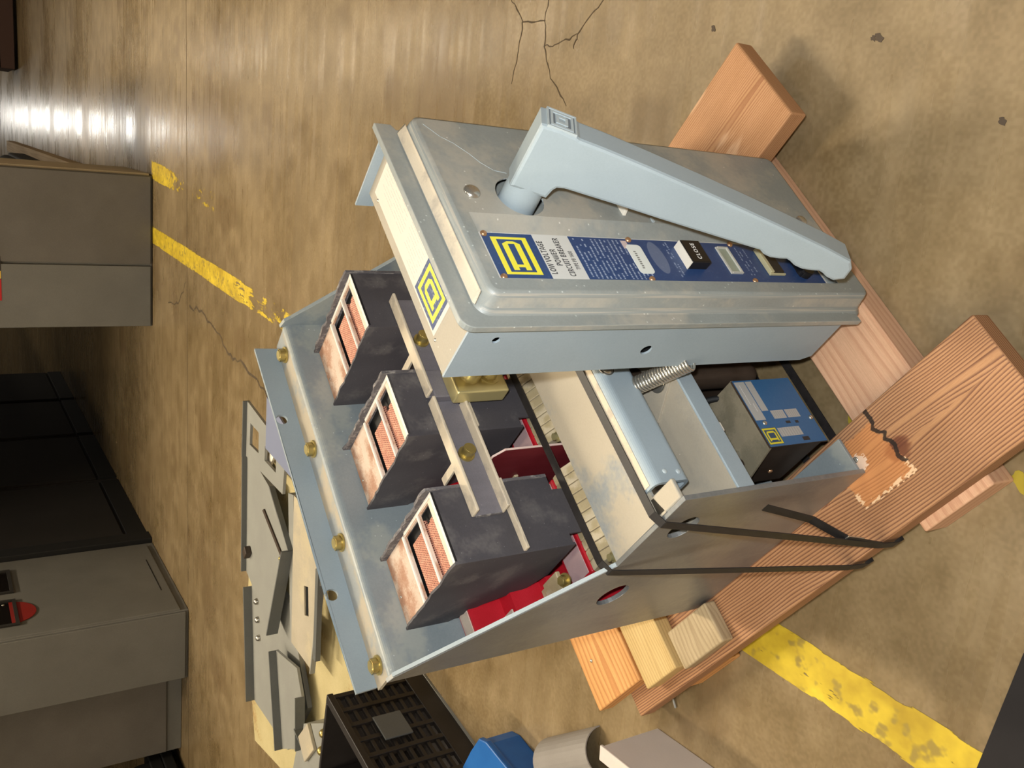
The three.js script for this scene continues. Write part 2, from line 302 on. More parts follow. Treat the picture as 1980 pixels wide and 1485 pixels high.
// the far wall with a tall narrow daylit opening
const WIN = { o: 0.45, w: 0.38, y0: 2.1, y1: 3.8 };
slabWall('wall_back', room.s1, room.s1 + 0.3, room.o0, WIN.o - WIN.w / 2, 0, room.h, wallMat);
slabWall('wall_back', room.s1, room.s1 + 0.3, WIN.o + WIN.w / 2, room.o1, 0, room.h, wallMat);
slabWall('wall_back', room.s1, room.s1 + 0.3, WIN.o - WIN.w / 2, WIN.o + WIN.w / 2, 0, WIN.y0, wallMat);
slabWall('wall_back', room.s1, room.s1 + 0.3, WIN.o - WIN.w / 2, WIN.o + WIN.w / 2, WIN.y1, room.h, wallMat);
{
  const g = new THREE.PlaneGeometry(WIN.w, WIN.y1 - WIN.y0), c = at2(room.s1 + 0.1, WIN.o, (WIN.y0 + WIN.y1) / 2);
  const m = new THREE.Mesh(g, std({ color: 0xffffff, emissive: new THREE.Color(1, 0.97, 0.9), emissiveIntensity: WINDOW_RADIANCE, roughness: 1 }));
  m.name = 'window_1'; m.userData.kind = 'structure'; m.position.copy(c); m.lookAt(c.clone().sub(UD)); scene.add(m);
  const l = new THREE.RectAreaLight(new THREE.Color(1, 0.97, 0.9), WINDOW_RADIANCE, WIN.w, WIN.y1 - WIN.y0); l.position.copy(c.clone().addScaledVector(UD, -0.05)); l.lookAt(c.clone().sub(UD)); scene.add(l);
}
// ceiling lamps in rows along the building
{
  const body = std({ color: 0xd8d8d0, roughness: 0.5 }), glow = std({ color: 0xffffff, emissive: LAMP_COLOR, emissiveIntensity: LAMP_RADIANCE, roughness: 1 });
  const lamp = (s, o, k, label) => {
    const t = thing('ceiling_lamp', label, 'ceiling lamp', at2(s, o, 6.0).toArray(), TURN, 'ceiling lamps in rows above the floor');
    part(t, 'housing', box(-0.66, 0.66, 0.03, 0.12, -0.16, 0.16, 0.02), body);
    for (const x of [-0.5, 0.5]) part(t, 'hanger', cyl(V(x, 0.1, 0), V(x, 1.0, 0), 0.006), body);
    const d = part(t, 'diffuser', box(-0.6, 0.6, 0.0, 0.03, -0.12, 0.12), k === 1 ? glow : std({ color: 0xffffff, emissive: LAMP_COLOR, emissiveIntensity: LAMP_RADIANCE * k, roughness: 1 })); d.castShadow = false;
    const l = new THREE.RectAreaLight(LAMP_COLOR, LAMP_RADIANCE * k, 1.2, 0.24); l.position.copy(at2(s, o, 5.99)); l.up.copy(VD); l.lookAt(at2(s, o, 0)); scene.add(l);
  };
  for (const s of [-9, -6, -3, 0.3, 3.2, 6.2, 9.2, 12.4, 15.6, 19, 22.5]) lamp(s, 2.2, s < -1 ? 0.35 : s < 5 ? 0.35 : 0.3, 'long warm ceiling lamp of the row hanging over the lane right of the breaker');
  for (const s of [-9, -6.5, -4, -1.7, 0.3]) lamp(s, -3.0, 0.75, 'long warm ceiling lamp of the row hanging in front of the left cabinets');
  for (const s of [3.0, 4.6, 6.2]) lamp(s, -0.9, 1.5, 'bright warm ceiling lamp hanging over the open floor before the cabinets');
  // storage deck over the aisle between the two cabinet rows: it keeps the aisle dark
  slabWall('mezzanine_deck', 5.0, 16, -6.5, -0.4, 2.95, 3.1, roofMat);
}

// ------------------------------------------------------------------ the pallet under the breaker
const T = 0.093;                                                     // top of the deck boards
{
  const p = thing('pallet', 'reddish timber skid of two long boards on cross timbers carrying the grey breaker', 'pallet');
  const chip = (u, v, c) => {                                        // torn fibres round the nail and the pale dust of the chip
    const x = (u - 0.745) / 0.05, y = (v - 0.60) / 0.28, e = Math.max(Math.abs(x + y * 0.2), Math.abs(y)) + (vnoise(u * 200, v * 90, 512, 512, 61) - 0.5) * 0.14;
    if (e < 1) c = [mix(c[0], 214, 0.55), mix(c[1], 138, 0.55), mix(c[2], 76, 0.55)];
    if (e > 0.93 && e < 1.04 && v < 0.46 && vnoise(u * 160, v * 60, 512, 512, 63) > 0.35) c = [226, 190, 150];
    const crack = Math.abs(u - 0.797 + (v - 0.6) * 0.03 + (vnoise(v * 22, 3, 64, 64, 65) - 0.5) * 0.012);
    if (crack < 0.0035 && v > 0.42) c = c.map((q) => q * 0.34);
    if (Math.hypot((u - 0.735) * 1.05, (v - 0.66) * 0.175) < 0.010 + vnoise(u * 300, v * 120, 512, 512, 66) * 0.008) c = [228, 196, 170];
    return c;
  };
  const red = woodMat(woodTex(1.062, 0.175, [176, 130, 90], [104, 66, 46], { freq: 62, knot: [[0.80, 0.55, 0.022]], s: 601, warp: 0.010, center: 0.62, cath: 0.05, contrast: 1, patches: chip }));
  const red2 = woodMat(woodTex(1.062, 0.19, [186, 140, 98], [146, 94, 60], { freq: 92, s: 611, warp: 0.008, center: 0.5, cath: 0.1, contrast: 0.8, wear: 0.4, wearCol: [216, 176, 140] }));
  const pink = woodMat(woodTex(1.0, 0.14, [214, 170, 136], [188, 136, 104], { freq: 34, s: 621, warp: 0.01, cath: 0.3, contrast: 0.55 }));
  const orange = woodMat(woodTex(0.8, 0.175, [216, 160, 98], [178, 116, 62], { freq: 30, s: 631, warp: 0.014, cath: 0.25, contrast: 0.8 }));
  const straw = woodMat(woodTex(0.8, 0.115, [206, 176, 118], [176, 142, 88], { freq: 60, s: 641, warp: 0.008, cath: 0.2, contrast: 0.6 }));
  const grey = woodMat(woodTex(0.3, 0.135, [178, 158, 124], [146, 124, 92], { freq: 40, s: 651, warp: 0.01, cath: 0.2, contrast: 0.6 }));
  const plank = (name, b, axis, m, label) => part(p, name, plankGeo(...b, axis, 0.004), m, { keepUV: true, label });
  plank('cross_timber', [-0.468, 0.40, 0, 0.055, 0.268, 0.404], 'x', pink, 'pale pink cross timber under the front ends of the boards');
  plank('cross_timber', [-0.448, 0.40, 0, 0.055, -0.40, -0.262], 'x', orange);
  plank('deck_board', [-0.4535, -0.2785, 0.055, T, -0.516, 0.546], 'z', red, 'wide reddish deck board with a torn nail hole');
  plank('deck_board', [0.176, 0.366, 0.055, T, -0.516, 0.520], 'z', red2, 'orange deck board running out at the right');
  plank('block', [-0.405, 0.34, T, T + 0.038, -0.592, -0.418], 'x', orange, 'orange plank nailed across the rear');
  plank('block', [-0.428, 0.34, T, T + 0.036, -0.412, -0.302], 'x', straw, 'straw-coloured plank beside the orange one');
  plank('block', [-0.438, -0.362, T, T + 0.028, -0.292, -0.160], 'x', grey, 'short greyish block against the side plate');
  part(p, 'nail', [panHead(V(-0.330, T, 0.262), V(0, 1, 0), 0.005, 0.002)], nickel);
  part(p, 'nail', [panHead(V(0.262, T, 0.33), V(0.1, 1, 0), 0.005, 0.003)], nickel);
  part(p, 'nail', [panHead(V(-0.31, T + 0.038, -0.545), V(0.1, 1, 0), 0.004, 0.003)], nickel);
}

// ------------------------------------------------------------------ the circuit breaker
const BY = -0.127;                                                   // shapes below are drawn with the deck at 0.127
const breaker = thing('circuit_breaker', 'large grey low voltage power circuit breaker strapped on a timber skid', 'circuit breaker', [0, T, 0]);
const bp = (name, geos, mat, o = {}) => part(o.parent || breaker, name, geos, mat, { shift: [0, BY, 0], ...o });
function emblem(g, x, y, w, h, bg, fg, inner) {                      // a D with feet inside a square frame
  g.fillStyle = bg; g.fillRect(x, y, w, h);
  const t = Math.min(w, h) * 0.1, m = inner;
  g.strokeStyle = fg; g.lineWidth = t; g.lineJoin = 'miter'; g.strokeRect(x + m + t / 2, y + m + t / 2, w - 2 * m - t, h - 2 * m - t);
  const a = x + m + t * 1.75, b = y + m + t * 1.75, c = x + w - m - t * 1.75, d = y + h - m - t * 1.75, k = t * 1.1, f = (c - a) * 0.2;
  g.fillStyle = fg; g.beginPath();
  g.moveTo(a, b); g.lineTo(c - t * 1.1, b); g.lineTo(c, b + t * 1.1); g.lineTo(c, d - t * 1.1); g.lineTo(c - t * 1.1, d); g.lineTo(a, d); g.lineTo(a, d - k); g.lineTo(a + f * 0.5, d - k); g.lineTo(a + f * 0.5, b + k); g.lineTo(a, b + k); g.closePath(); g.fill();
  g.fillStyle = bg; g.fillRect(a + f * 0.5 + k, b + k, c - k - (a + f * 0.5 + k), d - b - 2 * k);
}
const planeUV = (g, u0, v0, w, h, f) => { const p = g.attributes.position, uv = new Float32Array(p.count * 2); for (let i = 0; i < p.count; i++) { const [a, b] = f(p.getX(i), p.getY(i), p.getZ(i)); uv[2 * i] = (a - u0) / w; uv[2 * i + 1] = (b - v0) / h; } g.setAttribute('uv', new THREE.BufferAttribute(uv, 2)); return g; };
const texMat = (t, rough = 0.5) => std({ map: t, roughness: rough });

// rear mounting panel, ledge, angle with holes, side plates

{
  const r = 0.012, out = [[-0.206, 0.13], [-0.2, 0.13]];
  for (let i = 0; i <= 6; i++) { const a = i / 6 * Math.PI / 2; out.push([-0.2 - r + r * Math.cos(a), 0.7505 + r * Math.sin(a)]); }
  bp('rear_panel', prismX([...out, [-0.212, 0.7565], [-0.206, 0.7505]], -0.3495, 0.3495), enamel);
  bp('ledge', prismX([[-0.212, 0.7565], [-0.212, 0.7625], [-0.2625, 0.7625], [-0.2625, 0.7565]], -0.347, 0.347), dustyLedge, { label: 'dusty ledge with bolts along the top of the rear panel' });
  bp('mounting_angle', [prismZ([[-0.342, 0.7625], [0.342, 0.7625], [0.344, 0.806], [-0.344, 0.798]], -0.268, -0.2625, [[0.1765, 0.7925, 0.0105], [-0.1765, 0.7925, 0.0105]])], enamelBlue, { label: 'upright steel angle with two round holes' });
  for (const x of [0.302, 0.088, -0.1005, -0.3175]) bp('bolt', hexBolt(V(x, 0.763, -0.232), V(0, 1, 0), 0.0125, 0.010, 1.25), zinc, { label: 'yellow zinc hex bolt' });
}
for (const s of [-1, 1]) {
  const x0 = s < 0 ? -0.355 : 0.349, pts = [[-0.206, 0.129], [0.265, 0.129], [0.2655, 0.497], [0.081, 0.4985], [-0.18, 0.752], [-0.190, 0.763], [-0.206, 0.768]];
  bp('side_plate', prismX(pts, x0, x0 + 0.006, [[-0.036, 0.438, 0.034], [0.178, 0.44, 0.03]].map((h) => { const q = []; for (let i = 0; i < 28; i++) { const a = -i / 28 * Math.PI * 2; q.push([h[0] + h[2] * Math.cos(a), h[1] + h[2] * 0.78 * Math.sin(a)]); } return q; }), 0.0008), s < 0 ? sideSteel : enamel, { label: s < 0 ? 'scuffed left side plate' : 'right side plate' });
}
bp('side_plate_edge', ribbon([V(-0.352, 0.766, -0.186), V(-0.352, 0.5, 0.0805)], 0.0058, 0.002, V(1, 0, 0)), edgeSteel);
bp('floor_plate', box(-0.349, 0.349, 0.130, 0.134, -0.2, 0.10), enamel);

// arc chutes
function chute(cx, k) {
  const c = new THREE.Group(); c.name = numbered('arc_chute'); breaker.add(c);
  const W = 0.0615, q = (name, g, m, o = {}) => bp(name, M(g).translate(cx, 0, 0), m, { parent: c, ...o });
  const jagTop = (y, amp, n) => { const o = []; for (let i = 0; i <= n; i++) { const z = mix(0.02, -0.2, i / n), step = (vnoise(i * 0.55, k * 3.1, 99, 99, 700 + k) - 0.5) * amp + (rnd() - 0.5) * amp * 0.4; o.push([z, y + step]); } return o; };
  const low = [[-0.2, 0.64], [-0.155, 0.597], [-0.12, 0.527], [-0.08, 0.506], [0.02, 0.506]];
  q('side_sheet', prismX([...low, ...jagTop(0.7165, 0.004, 26)], -W - 0.002, -W + 0.002), chuteBlack, { label: 'left black side sheet with a chipped top edge' });
  q('side_sheet', prismX([...low, ...jagTop(0.7225, 0.0055, 30)], W - 0.002, W + 0.003), chuteEdge, { label: 'right side sheet with a jagged top edge' });
  q('front_sheet', prismZ([[-W, 0.508], [-0.043, 0.508], [-0.043, 0.467], [0.036, 0.467], [0.036, 0.505], [W, 0.505], [W, 0.714], [-W, 0.714]], 0.014, 0.018), chuteBlack);
  q('front_rib', box(-W + 0.001, W, 0.594, 0.599, 0.018, 0.031, 0.001), barDust);
  q('rear_sheet', box(-W, W, 0.62, 0.71, -0.198, -0.194), chuteBlack);
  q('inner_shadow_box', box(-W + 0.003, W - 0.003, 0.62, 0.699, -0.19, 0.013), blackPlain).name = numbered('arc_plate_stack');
  // vented top: a frame with two windows, copper mesh set below it
  q('vent_frame', prismY([[-W + 0.003, 0.016], [W - 0.003, 0.016], [W - 0.003, -0.119], [-W + 0.003, -0.119]], 0.7075, 0.7115, [[[-W + 0.003, -0.004], [-W + 0.003, -0.0428], [W - 0.009, -0.0428], [W - 0.009, -0.004]].map((p) => [clamp(p[0], -W + 0.0045, W), p[1]]), [[-W + 0.0045, -0.046], [-W + 0.0045, -0.110], [W - 0.009, -0.110], [W - 0.009, -0.046]]]), cream);
  q('vent_rear_sheet', box(-W + 0.003, W - 0.003, 0.7075, 0.7118, -0.198, -0.119), stained, { label: 'scorched tan sheet behind the vents' });
  q('vent_rib', box(-W + 0.003, W - 0.006, 0.7115, 0.7150, -0.0465, -0.043, 0.001), whiteRib);
  q('vent_rib', box(-W + 0.003, W - 0.006, 0.7115, 0.7150, -0.115, -0.1105, 0.001), whiteRib);
  q('vent_rib', box(-W + 0.003, W - 0.003, 0.709, 0.7145, 0.011, 0.018, 0.001), whiteRib);
  q('vent_rib', box(W - 0.0075, W - 0.0025, 0.7115, 0.714, -0.107, 0.011, 0.001), whiteRib);
  const off = [0.016, 0.026, 0.018][k];
  q('copper_mesh', [box(-W + 0.005, W - 0.009 - off, 0.699, 0.706, -0.026, -0.005), box(-W + 0.005, W - 0.009 - off * 0.55, 0.699, 0.7065, -0.012, -0.0045), box(-W + 0.005, W - 0.009 - off * 1.1, 0.699, 0.705, -0.040, -0.026)], meshCopper, { label: 'copper wire mesh in the front vent' });
  q('copper_mesh', [box(-W + 0.005, W - 0.009 - off, 0.699, 0.706, -0.103, -0.0475), box(-W + 0.005, W - 0.009 - off * 0.4, 0.699, 0.7066, -0.062, -0.047)], meshCopper, { label: 'copper wire mesh in the rear vent' });
  q('rivet', panHead(V(-0.012, 0.7118, -0.188), V(0, 1, 0), 0.0022, 0.0016), nickel);
}
[0.2195, 0, -0.2205].forEach((x, k) => chute(x, k));

// moulded red pole bases, contacts and barriers
[0.2195, 0, -0.2205].forEach((cx) => {
  const b = new THREE.Group(); b.name = numbered('pole_base'); breaker.add(b);
  const q = (n, g, m, o = {}) => bp(n, M(g).translate(cx, 0, 0), m, { parent: b, ...o });
  q('red_moulding', [prismX([[-0.2, 0.617], [-0.166, 0.617], [-0.158, 0.560], [-0.128, 0.556], [-0.122, 0.50], [-0.104, 0.497], [-0.104, 0.20], [-0.2, 0.20]], -0.118, -0.058, [], 0.002), box(-0.058, 0.075, 0.20, 0.60, -0.2, -0.15, 0.004)], redMold, { label: 'stepped red moulding' });
  q('dust_cap', box(-0.118, -0.060, 0.6185, 0.6205, -0.196, -0.168), redDusty); q('dust_cap', box(-0.116, -0.09, 0.561, 0.5635, -0.156, -0.130), redDusty);
  q('terminal_strap', [box(-0.115, -0.072, 0.503, 0.511, -0.10, -0.052, 0.002), box(-0.112, -0.075, 0.50, 0.506, -0.118, -0.10, 0.002)], contact);
  q('terminal_bolt', hexBolt(V(-0.094, 0.506, -0.042), V(0, 1, 0.2), 0.009, 0.008), zinc);
  q('red_shelf', [box(-0.098, 0.075, 0.440, 0.4695, -0.085, -0.018, 0.004)], redMold);
  q('shelf_dust', [box(-0.094, 0.07, 0.4690, 0.4705, -0.077, -0.026, 0.0006)], pinkDust);
  for (let i = 0; i < 10; i++) {
    const x = -0.0985 + i * 0.0172;
    q('contact_finger', prismX([[-0.018, 0.40], [-0.017, 0.462], [-0.008, 0.472], [0.020, 0.473], [0.040, 0.462], [0.050, 0.446], [0.050, 0.40]], x, x + 0.0132, [], 0.0012), contact, { label: 'dusty contact finger' });
    q('finger_spring_seat', box(x + 0.003, x + 0.011, 0.452, 0.468, 0.052, 0.062, 0.001), contact);
  }
  q('stud', [cyl(V(-0.108, 0.40, 0.052), V(-0.108, 0.476, 0.052), 0.009), cyl(V(-0.108, 0.476, 0.052), V(-0.108, 0.484, 0.052), 0.006)], zincBright);
  q('bus_bar', box(-0.118, 0.09, 0.405, 0.438, 0.062, 0.080, 0.002), zinc);
  q('contact_carrier', box(-0.112, 0.07, 0.34, 0.42, -0.01, 0.062, 0.003), umber);
});
for (const x of [0.11, -0.11]) {
  const b = bp('phase_barrier', prismX([[-0.2, 0.30], [0.030, 0.30], [0.030, 0.566], [0.012, 0.582], [-0.2, 0.582]], x - 0.0015, x + 0.0015), barrier, { label: 'dark red insulating barrier sheet' });
  bp('sheet_edge', [ribbon([V(x, 0.30, 0.0305), V(x, 0.566, 0.0305), V(x, 0.582, 0.0125), V(x, 0.582, -0.05)], 0.0034, 0.001, V(1, 0, 0))], barrierEdge, { parent: b, shift: [0, 0, 0] }).position.set(0, BY, 0);
}

// retaining channel in two lengths across the chutes
for (const [x0, x1] of [[0.006, 0.213], [-0.214, -0.004]]) {
  const c = new THREE.Group(); c.name = numbered('retaining_channel'); breaker.add(c);
  const q = (n, g, m, o = {}) => bp(n, g, m, { parent: c, ...o });
  q('web', box(x0, x1, 0.610, 0.660, 0.019, 0.023, 0.001), barSteel);
  q('flange', box(x0, x1, 0.6575, 0.663, 0.019, 0.041, 0.002), barDust, { label: 'dusty upper flange' });
  q('flange', box(x0 < -0.1 ? x0 : 0.05, x1 - 0.008, 0.6055, 0.611, 0.019, 0.043, 0.002), barDust, { label: 'dusty lower flange' });
  q('end_tape', box(x0 - 0.0015, x0, 0.612, 0.656, 0.0192, 0.024), chuteEdge);
  const bx = (x0 + x1) / 2 + (x0 > 0 ? 0.012 : 0.002);
  q('bolt', hexBolt(V(bx, 0.6335, 0.023), V(0, 0, 1), 0.0105, 0.013, 1.3).concat([cyl(V(bx, 0.6335, 0.03), V(bx, 0.6335, 0.040), 0.0102)]), zinc, { label: 'round-headed zinc bolt' });
}
for (const x of [0.112, -0.108]) bp('spacer_strip', box(x - 0.007, x + 0.007, 0.640, 0.6445, -0.055, 0.02, 0.001), barDust);
// latch block
{
  const c = new THREE.Group(); c.name = numbered('latch_block'); breaker.add(c);
  bp('block', box(-0.020, 0.045, 0.536, 0.632, 0.036, 0.066, 0.004), zincBright, { parent: c });
  bp('boss', [cyl(V(0.012, 0.60, 0.066), V(0.012, 0.60, 0.105), 0.017), cyl(V(0.012, 0.60, 0.105), V(0.012, 0.60, 0.13), 0.010), ...hexBolt(V(0.012, 0.565, 0.066), V(0, 0, 1), 0.014, 0.012)], zincBright, { parent: c });
  bp('bracket', box(-0.004, 0.05, 0.60, 0.655, 0.020, 0.036, 0.002), barSteel, { parent: c });
}

// cross beam with rolled front, shelf below it
bp('beam_top', prismY([[-0.349, 0.084], [0.349, 0.084], [0.349, 0.212], [-0.315, 0.212], [-0.349, 0.225]], 0.494, 0.500), dusty, { label: 'dusty flat top of the cross beam' });
bp('beam_rear_lip', box(-0.349, 0.349, 0.46, 0.4935, 0.084, 0.089), enamelBlue);
{
  const o = [], n = 7, R = 0.013, yt = 0.504, zf = 0.236, yb = 0.438, t = 0.006;
  o.push([0.206, yt]); for (let i = 0; i <= n; i++) { const a = Math.PI / 2 * (1 - i / n); o.push([zf - R + R * Math.cos(a), yt - R + R * Math.sin(a)]); }
  for (let i = 0; i <= n; i++) { const a = -Math.PI / 2 * (i / n); o.push([zf - R + R * Math.cos(a), yb + R + R * Math.sin(a)]); }
  o.push([0.19, yb], [0.19, yb + t]);
  const r = R - t; for (let i = n; i >= 0; i--) { const a = -Math.PI / 2 * (i / n); o.push([zf - R + r * Math.cos(a), yb + R + r * Math.sin(a)]); }
  for (let i = n; i >= 0; i--) { const a = Math.PI / 2 * (1 - i / n); o.push([zf - R + r * Math.cos(a), yt - R + r * Math.sin(a)]); }
  o.push([0.206, yt - t]);
  const a = bp('beam_front', prismX(o, -0.310, 0.310), enamelBlue, { label: 'pale rolled front edge of the cross beam' });
  bp('dust_line', box(-0.306, 0.306, 0.5038, 0.5052, 0.209, 0.224, 0.0005), barDust);
  for (const [x, y] of [[-0.293, 0.478], [-0.296, 0.455]]) bp('rivet', panHead(V(x, y, 0.236), V(0, 0, 1), 0.004, 0.002), edgeSteel, {});
  bp('screw', [panHead(V(-0.112, 0.488, 0.2355), V(0, 0.1, 1), 0.011, 0.006), cyl(V(-0.112, 0.488, 0.2352), V(-0.112, 0.488, 0.2372), 0.013)], nickel, { label: 'bright round-head screw with washer' });
}
bp('beam_tab', [box(-0.3488, -0.318, 0.492, 0.500, 0.205, 0.262, 0.003)], dusty);
{
  const s = bp('shelf', box(-0.349, 0.349, 0.390, 0.395, 0.10, 0.262), dustyShelf, { label: 'wide dusty steel shelf' });
  bp('shelf_lip', box(-0.349, 0.349, 0.362, 0.3945, 0.2605, 0.2655, 0.002), enamelBlue);
  bp('gusset_tab', prismY([[-0.09, 0.19], [-0.185, 0.19], [-0.150, 0.258], [-0.125, 0.2605], [-0.09, 0.2605]], 0.395, 0.3985, [], 0.0005), dustyShelf);
  bp('bolt', [...hexBolt(V(-0.137, 0.3985, 0.232), V(0, 1, 0), 0.010, 0.009, 1.6), cyl(V(-0.137, 0.398, 0.232), V(-0.137, 0.401, 0.232), 0.019)], nickel, { label: 'nickel hex bolt with washer' });
  const pts = [], A = V(-0.135, 0.452, 0.206), B = V(-0.163, 0.405, 0.312), D = B.clone().sub(A), w = V(0, 1, 0).cross(D).normalize(), u = D.clone().normalize().cross(w), N = 25;
  for (let i = 0; i <= N * 14; i++) { const t = i / (N * 14), a = t * N * Math.PI * 2; pts.push(A.clone().addScaledVector(D, t).addScaledVector(w, 0.0125 * Math.cos(a)).addScaledVector(u, 0.0125 * Math.sin(a)).toArray()); }
  bp('spring', tube(pts, 0.0023, N * 18, 6), nickel, { label: 'bright coil spring' });
}
// inside: trip unit with blue face, braces
{
  const c = new THREE.Group(); c.name = numbered('trip_unit'); breaker.add(c);
  const q = (n, g, m, o = {}) => bp(n, g, m, { parent: c, ...o });
  q('case', box(-0.282, -0.160, 0.150, 0.268, 0.135, 0.247, 0.004), umber, { label: 'brown moulded case' });
  q('case_top', prismY([[-0.2835, 0.249], [-0.158, 0.249], [-0.158, 0.172], [-0.205, 0.12], [-0.30, 0.12], [-0.30, 0.165]], 0.268, 0.272, [[-0.270, 0.181, 0.009], [-0.288, 0.1725, 0.006]]), olive, { label: 'olive metal top plate' });
  const face = canvasTex(768, 860, (g, w, h) => {
    g.fillStyle = '#2f5f8c'; g.fillRect(0, 0, w, h);
    for (let i = 0; i < 1600; i++) { g.fillStyle = `rgba(${140 + rnd() * 60 | 0},${150 + rnd() * 50 | 0},${150 + rnd() * 40 | 0},0.05)`; g.fillRect(rnd() * w, rnd() * h, 6 + rnd() * 18, 2 + rnd() * 5); }
    g.fillStyle = '#a9a8a4'; g.fillRect(300, 14, 452, 150); g.fillRect(400, 176, 352, 96); g.fillRect(300, 290, 96, 190); g.fillRect(300, 500, 96, 190); g.fillRect(96, 240, 100, 330);
    g.fillStyle = '#e8e8e4'; for (let i = 0; i < 26; i++) g.fillRect(480 + i * 9, 70 - (i % 3) * 2, 6, 7); for (let i = 0; i < 12; i++) g.fillRect(400 + i * 8, 110, 5, 8);
    g.fillStyle = '#77777a'; for (let i = 0; i < 6; i++) { g.fillRect(312, 300 + i * 30, 70, 3); g.fillRect(312, 512 + i * 29, 70, 3); } for (let i = 0; i < 8; i++) g.fillRect(100, 262 + i * 38, 92, 4);
    g.fillStyle = '#20262c'; g.fillRect(236, 420, 30, 70); g.fillRect(232, 560, 30, 50); g.fillRect(28, 520, 44, 100);
    emblem(g, 20, 12, 190, 210, '#2f4a63', '#d2c433', 6);
  });
  const fg = new THREE.PlaneGeometry(0.124, 0.128); fg.translate(-0.2215, 0.2085, 0.2505);
  q('label_backing', box(-0.2838, -0.1592, 0.1442, 0.2728, 0.247, 0.250), umber);
  part(c, 'face_label', fg, texMat(face, 0.45), { keepUV: true, shift: [0, BY, 0], label: 'blue face label with a yellow square emblem' });
  for (const [x, y] of [[-0.253, 0.256], [-0.251, 0.150]]) q('screw', panHead(V(x + 0.012, y, 0.2505), V(0, 0, 1), 0.0042, 0.003), nickel);
  const bar = box(-0.011, 0.011, 0, 0.005, -0.05, 0.02, 0.001).rotateY(0.32).translate(-0.262, 0.2755, 0.160);
  q('link_bar', bar, plateDust, { label: 'pale flat link bar' });
  q('link_screw', [panHead(V(-0.2605, 0.2805, 0.163), V(0, 1, 0), 0.0085, 0.003), cyl(V(-0.2545, 0.272, 0.187), V(-0.2545, 0.284, 0.187), 0.006)], nickel);
  q('case_screw', panHead(V(-0.2825, 0.205, 0.17), V(-1, 0, 0), 0.004, 0.003), brassScrew);
}
bp('drive_tube', [cyl(V(-0.105, 0.16, 0.19), V(-0.105, 0.40, 0.19), 0.021), new THREE.SphereGeometry(0.021, 20, 12).translate(-0.105, 0.16, 0.19)], umber, { label: 'dark upright tube' });
bp('mechanism', [box(-0.09, 0.12, 0.14, 0.44, 0.02, 0.17, 0.01), box(-0.34, -0.29, 0.135, 0.30, -0.02, 0.10, 0.006), cyl(V(-0.3, 0.30, 0.07), V(0.3, 0.30, 0.07), 0.018)], umber);
bp('wire', [tube([[-0.165, 0.262, 0.215], [-0.155, 0.285, 0.19], [-0.18, 0.31, 0.16], [-0.215, 0.325, 0.15]], 0.0055, 24)], blackPlain);
bp('wire_clip', box(-0.232, -0.214, 0.312, 0.338, 0.205, 0.225, 0.003), whiteRib);
bp('foot_angle', [box(-0.349, -0.29, 0.130, 0.136, 0.10, 0.262, 0.001)], enamel);

